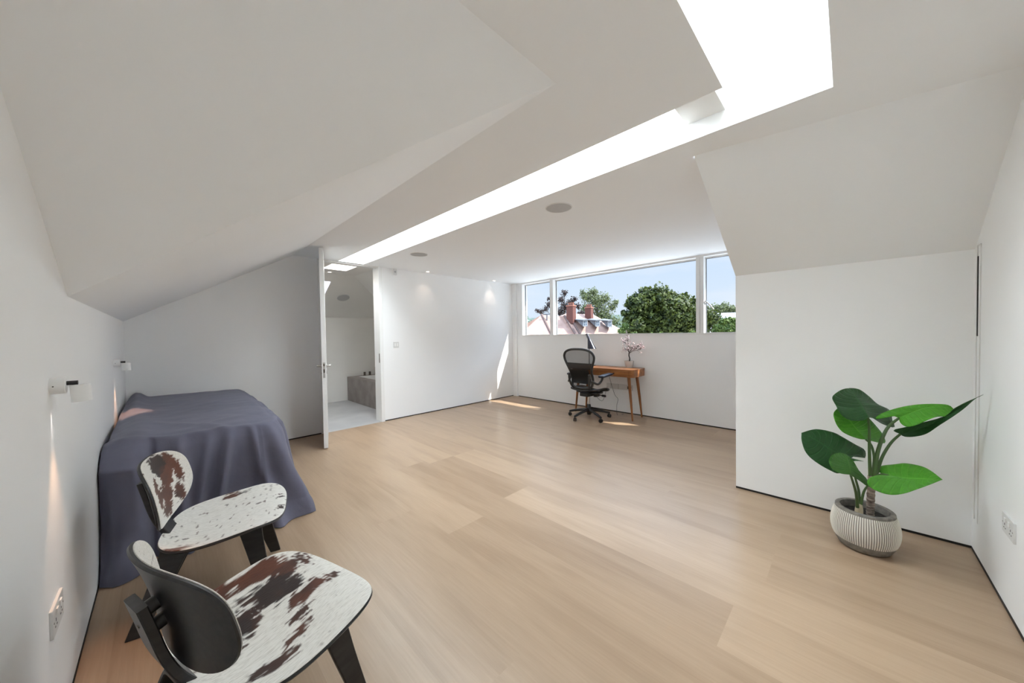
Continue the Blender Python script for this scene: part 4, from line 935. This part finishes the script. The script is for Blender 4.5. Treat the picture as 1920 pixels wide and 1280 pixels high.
for i, (ox, oy) in enumerate(((0, 0), (23.5, .4), (46.2, 1.2))):
    d = 48.5+i*.9; q = lambda x, y, dd=0.0: P(x+ox, y+oy, d+dd)
    b = bmn(); F1, F2, F3, F4 = q(1093, 600), q(1101, 599), q(1101.2, 612), q(1093.2, 612); K1, K2 = q(1080, 599, 1.8), q(1089, 598.5, 2.2); K3 = q(1095, 612, 2.2)
    poly(b, F1, F2, F3, F4); poly(b, K1, F1, F4); poly(b, F2, K2, K3, F3); poly(b, K1, K2, F2, F1); dm = hobj('dormer', b, M['lead'])
    b = bmn(); o_ = (F1-K1).normalized()*.04
    def fr(u, v): return F1+(F2-F1)*u+(F4-F1)*v+o_
    for (u0, u1, v0, v1) in ((0, 1, 0, .12), (0, 1, .9, 1), (0, .14, 0, 1), (.86, 1, 0, 1), (.45, .55, 0, 1), (0, 1, .46, .52)): poly(b, fr(u0, v0), fr(u1, v0), fr(u1, v1), fr(u0, v1))
    hobj('window_frame', b, M['white_render'], dm)
    b = bmn(); o_ = (F1-K1).normalized()*.02; poly(b, fr(.1, .1), fr(.9, .1), fr(.9, .9), fr(.1, .9)); hobj('window_pane', b, M['far_glass'], dm)
    b = bmn(); s1, s2, s3, s4 = q(1075.5, 598.3, 2.4), q(1087, 596.0, 3.0), q(1102.5, 598.2, -.1), q(1093.5, 599.3, -.35); tops = [s1, s2, s3, s4]; lo = [p-Vector((0, 0, .13)) for p in tops]; poly(b, *tops); poly(b, *lo[::-1])
    for k in range(4): poly(b, lo[k], lo[(k+1) % 4], tops[(k+1) % 4], tops[k])
    hobj('dormer_roof', b, M['lead'], dm)
b = bmn(); tube(b, [P(1025.5, 600, 52), P(1025.5, 588, 52)], .10, 8); tube(b, [P(1019, 589, 52), P(1032, 588, 52)], .10, 8); hobj('roof_vent_pipe', b, M['lead'])
M['fol_oak'] = mat_foliage('oak leaves', (.008, .018, .003), (.095, .118, .020)); M['fol_birch'] = mat_foliage('birch leaves', (.055, .072, .027), (.15, .17, .07))
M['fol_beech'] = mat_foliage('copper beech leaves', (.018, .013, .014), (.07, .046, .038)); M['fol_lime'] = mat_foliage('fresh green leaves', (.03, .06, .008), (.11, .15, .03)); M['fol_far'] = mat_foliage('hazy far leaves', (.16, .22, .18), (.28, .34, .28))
def tree(label, blobs, depth, m, leaf_m, per, trunk_px, seed, name='tree', cat='tree', shell=.55):
    R = random.Random(seed); base = flr(P(trunk_px, 620, depth)); t = empty(name, base); tag(t, label, cat)
    verts, faces = [], []
    for (px, py, rp) in blobs:
        c = P(px, py, depth+R.uniform(-.3, .3)*rp*depth/F_PX); rr = rp*depth/F_PX; n = int(per*(rp/10)**2)
        for _ in range(n):
            d = Vector([R.gauss(0, 1) for _ in range(3)]).normalized(); s = (shell+(1-shell)*R.random()); k = 1+.45*noise.noise(d*2.6+Vector((px, py, 0)))+.22*noise.noise(d*6+Vector((py, px, 1)))
            q = c+d*rr*s*k-base; n1 = (d+Vector([R.gauss(0, .6) for _ in range(3)])).normalized(); a = n1.orthogonal().normalized(); a.rotate(Matrix.Rotation(R.uniform(0, 6.28), 3, n1)); e = n1.cross(a); z = leaf_m*R.uniform(.6, 1.3)
            i = len(verts); verts += [q-a*z, q-e*z*.7, q+a*z, q+e*z*.7]; faces.append((i, i+1, i+2, i+3))
    me = bpy.data.meshes.new('foliage'); me.from_pydata([tuple(v) for v in verts], [], faces); me.materials.append(m); o = bpy.data.objects.new('foliage', me); COL.objects.link(o); o.parent = t
    b = bmn(); big = max(blobs, key=lambda q: q[2]); topc = P(big[0], big[1], depth)-base
    tube(b, smooth_path([(0, 0, 0), Vector((.1, .1, topc.z*.5)), topc], 5), [.35-.02*i for i in range(11)], 10)
    for (px, py, rp) in blobs[:10]:
        c = P(px, py, depth)-base; st = topc*.72; tube(b, smooth_path([st, (st+c)/2+Vector((0, 0, -.2)), c], 4), [.14-.012*i for i in range(9)], 6)
    obj('trunk', b, M['bark'], t, True)
tree('broad dark green oak filling the middle of the window view', [(1262, 590, 40), (1222, 600, 34), (1200, 572, 26), (1212, 556, 19), (1236, 562, 26), (1250, 572, 26), (1280, 575, 24), (1300, 590, 26), (1190, 610, 24), (1182, 570, 12), (1186, 592, 14), (1212, 545, 8), (1262, 556, 10), (1300, 565, 8), (1330, 600, 22), (1176, 600, 9), (1170, 586, 6), (1192, 556, 7), (1226, 547, 7), (1246, 552, 6), (1284, 556, 8), (1312, 574, 9), (1240, 622, 30), (1290, 625, 30), (1200, 630, 26)], 36, M['fol_oak'], .15, 250, 1250, 3)
tree('pale green airy birch rising behind the clay roof', [(1118, 565, 22), (1100, 556, 14), (1112, 548, 10), (1135, 560, 12), (1148, 575, 11), (1130, 590, 20), (1098, 580, 14), (1150, 605, 16), (1125, 612, 22), (1092, 548, 6), (1142, 628, 18), (1155, 566, 6)], 86, M['fol_birch'], .20, 300, 1125, 5, shell=.3)
tree('copper leaved tree behind the larger chimney', [(1060, 575, 13), (1052, 562, 9), (1058, 550, 8), (1072, 566, 10), (1078, 560, 6), (1050, 585, 12), (1030, 572, 9), (1022, 580, 7), (1014, 584, 6), (1008, 583, 5), (1030, 560, 5), (1084, 574, 7), (1090, 588, 9)], 71, M['fol_beech'], .18, 230, 1050, 8, shell=.2)
tree('hazy pale tree at the left edge of the window view', [(990, 605, 9), (985, 598, 7), (996, 610, 7)], 110, M['fol_far'], .3, 420, 988, 11)
tree('low round green tree behind the grey roofed house', [(1345, 582, 12), (1358, 578, 11), (1372, 584, 12), (1332, 588, 10), (1332, 602, 11), (1388, 588, 12), (1328, 618, 12)], 78, M['fol_birch'], .22, 420, 1352, 14)
tree('leafy bright green shrub in front of the grey roof', [(1358, 606, 10), (1370, 602, 9), (1350, 616, 11), (1366, 618, 14), (1382, 610, 12), (1345, 626, 10)], 30, M['fol_lime'], .11, 420, 1362, 17, 'shrub', 'shrub')
tree('small yellow green shrub tops just above the sill below the oak', [(1222, 628, 5), (1240, 626, 5), (1252, 628, 5), (1262, 627, 4), (1298, 625, 6), (1165, 622, 8), (1172, 612, 7), (1190, 628, 7)], 28, M['fol_lime'], .07, 420, 1240, 19, 'shrub', 'shrub')
gh = empty('grey_roofed_house', flr(P(1365, 612, 60))); tag(gh, 'house with a blue grey slate roof at the right end of the window view', 'house')
HB2 = Vector(gh.location); q1, q2, q3, q4 = P(1345.5, 586.5, 62), P(1400, 585, 64), P(1400, 616, 58), P(1331, 612, 57); bk1, bk2 = P(1345, 612, 68), P(1402, 616, 70)
b = bmn(); poly(b, q1, q2, q3, q4); poly(b, q1, q2, bk2, bk1); xform(b, Matrix.Translation(-HB2)); obj('roof', b, M['slate'], gh)
b = bmn(); poly(b, q4, q3, flr(q3), flr(q4)); poly(b, q1, q4, flr(q4), flr(bk1), bk1); poly(b, q2, q3, flr(q3), flr(bk2), bk2); poly(b, bk1, bk2, flr(bk2), flr(bk1)); xform(b, Matrix.Translation(-HB2)); obj('wall', b, M['white_render'], gh)
bm = bmn(); pts = []
c_ = P(1150, 640, 330); bmesh.ops.create_uvsphere(bm, u_segments=48, v_segments=24, radius=1, matrix=Matrix.Translation((c_.x, c_.y, GZ)) @ Matrix.Rotation(math.radians(-50), 4, 'Z') @ Matrix.Diagonal((230, 60, 25, 1)))
o = struct('ground_hill', bm, noisy(mat('wooded far hill', (.2, .27, .25), .9), (.022, .038, .028), (.04, .06, .045), .05, 6), smooth=True)
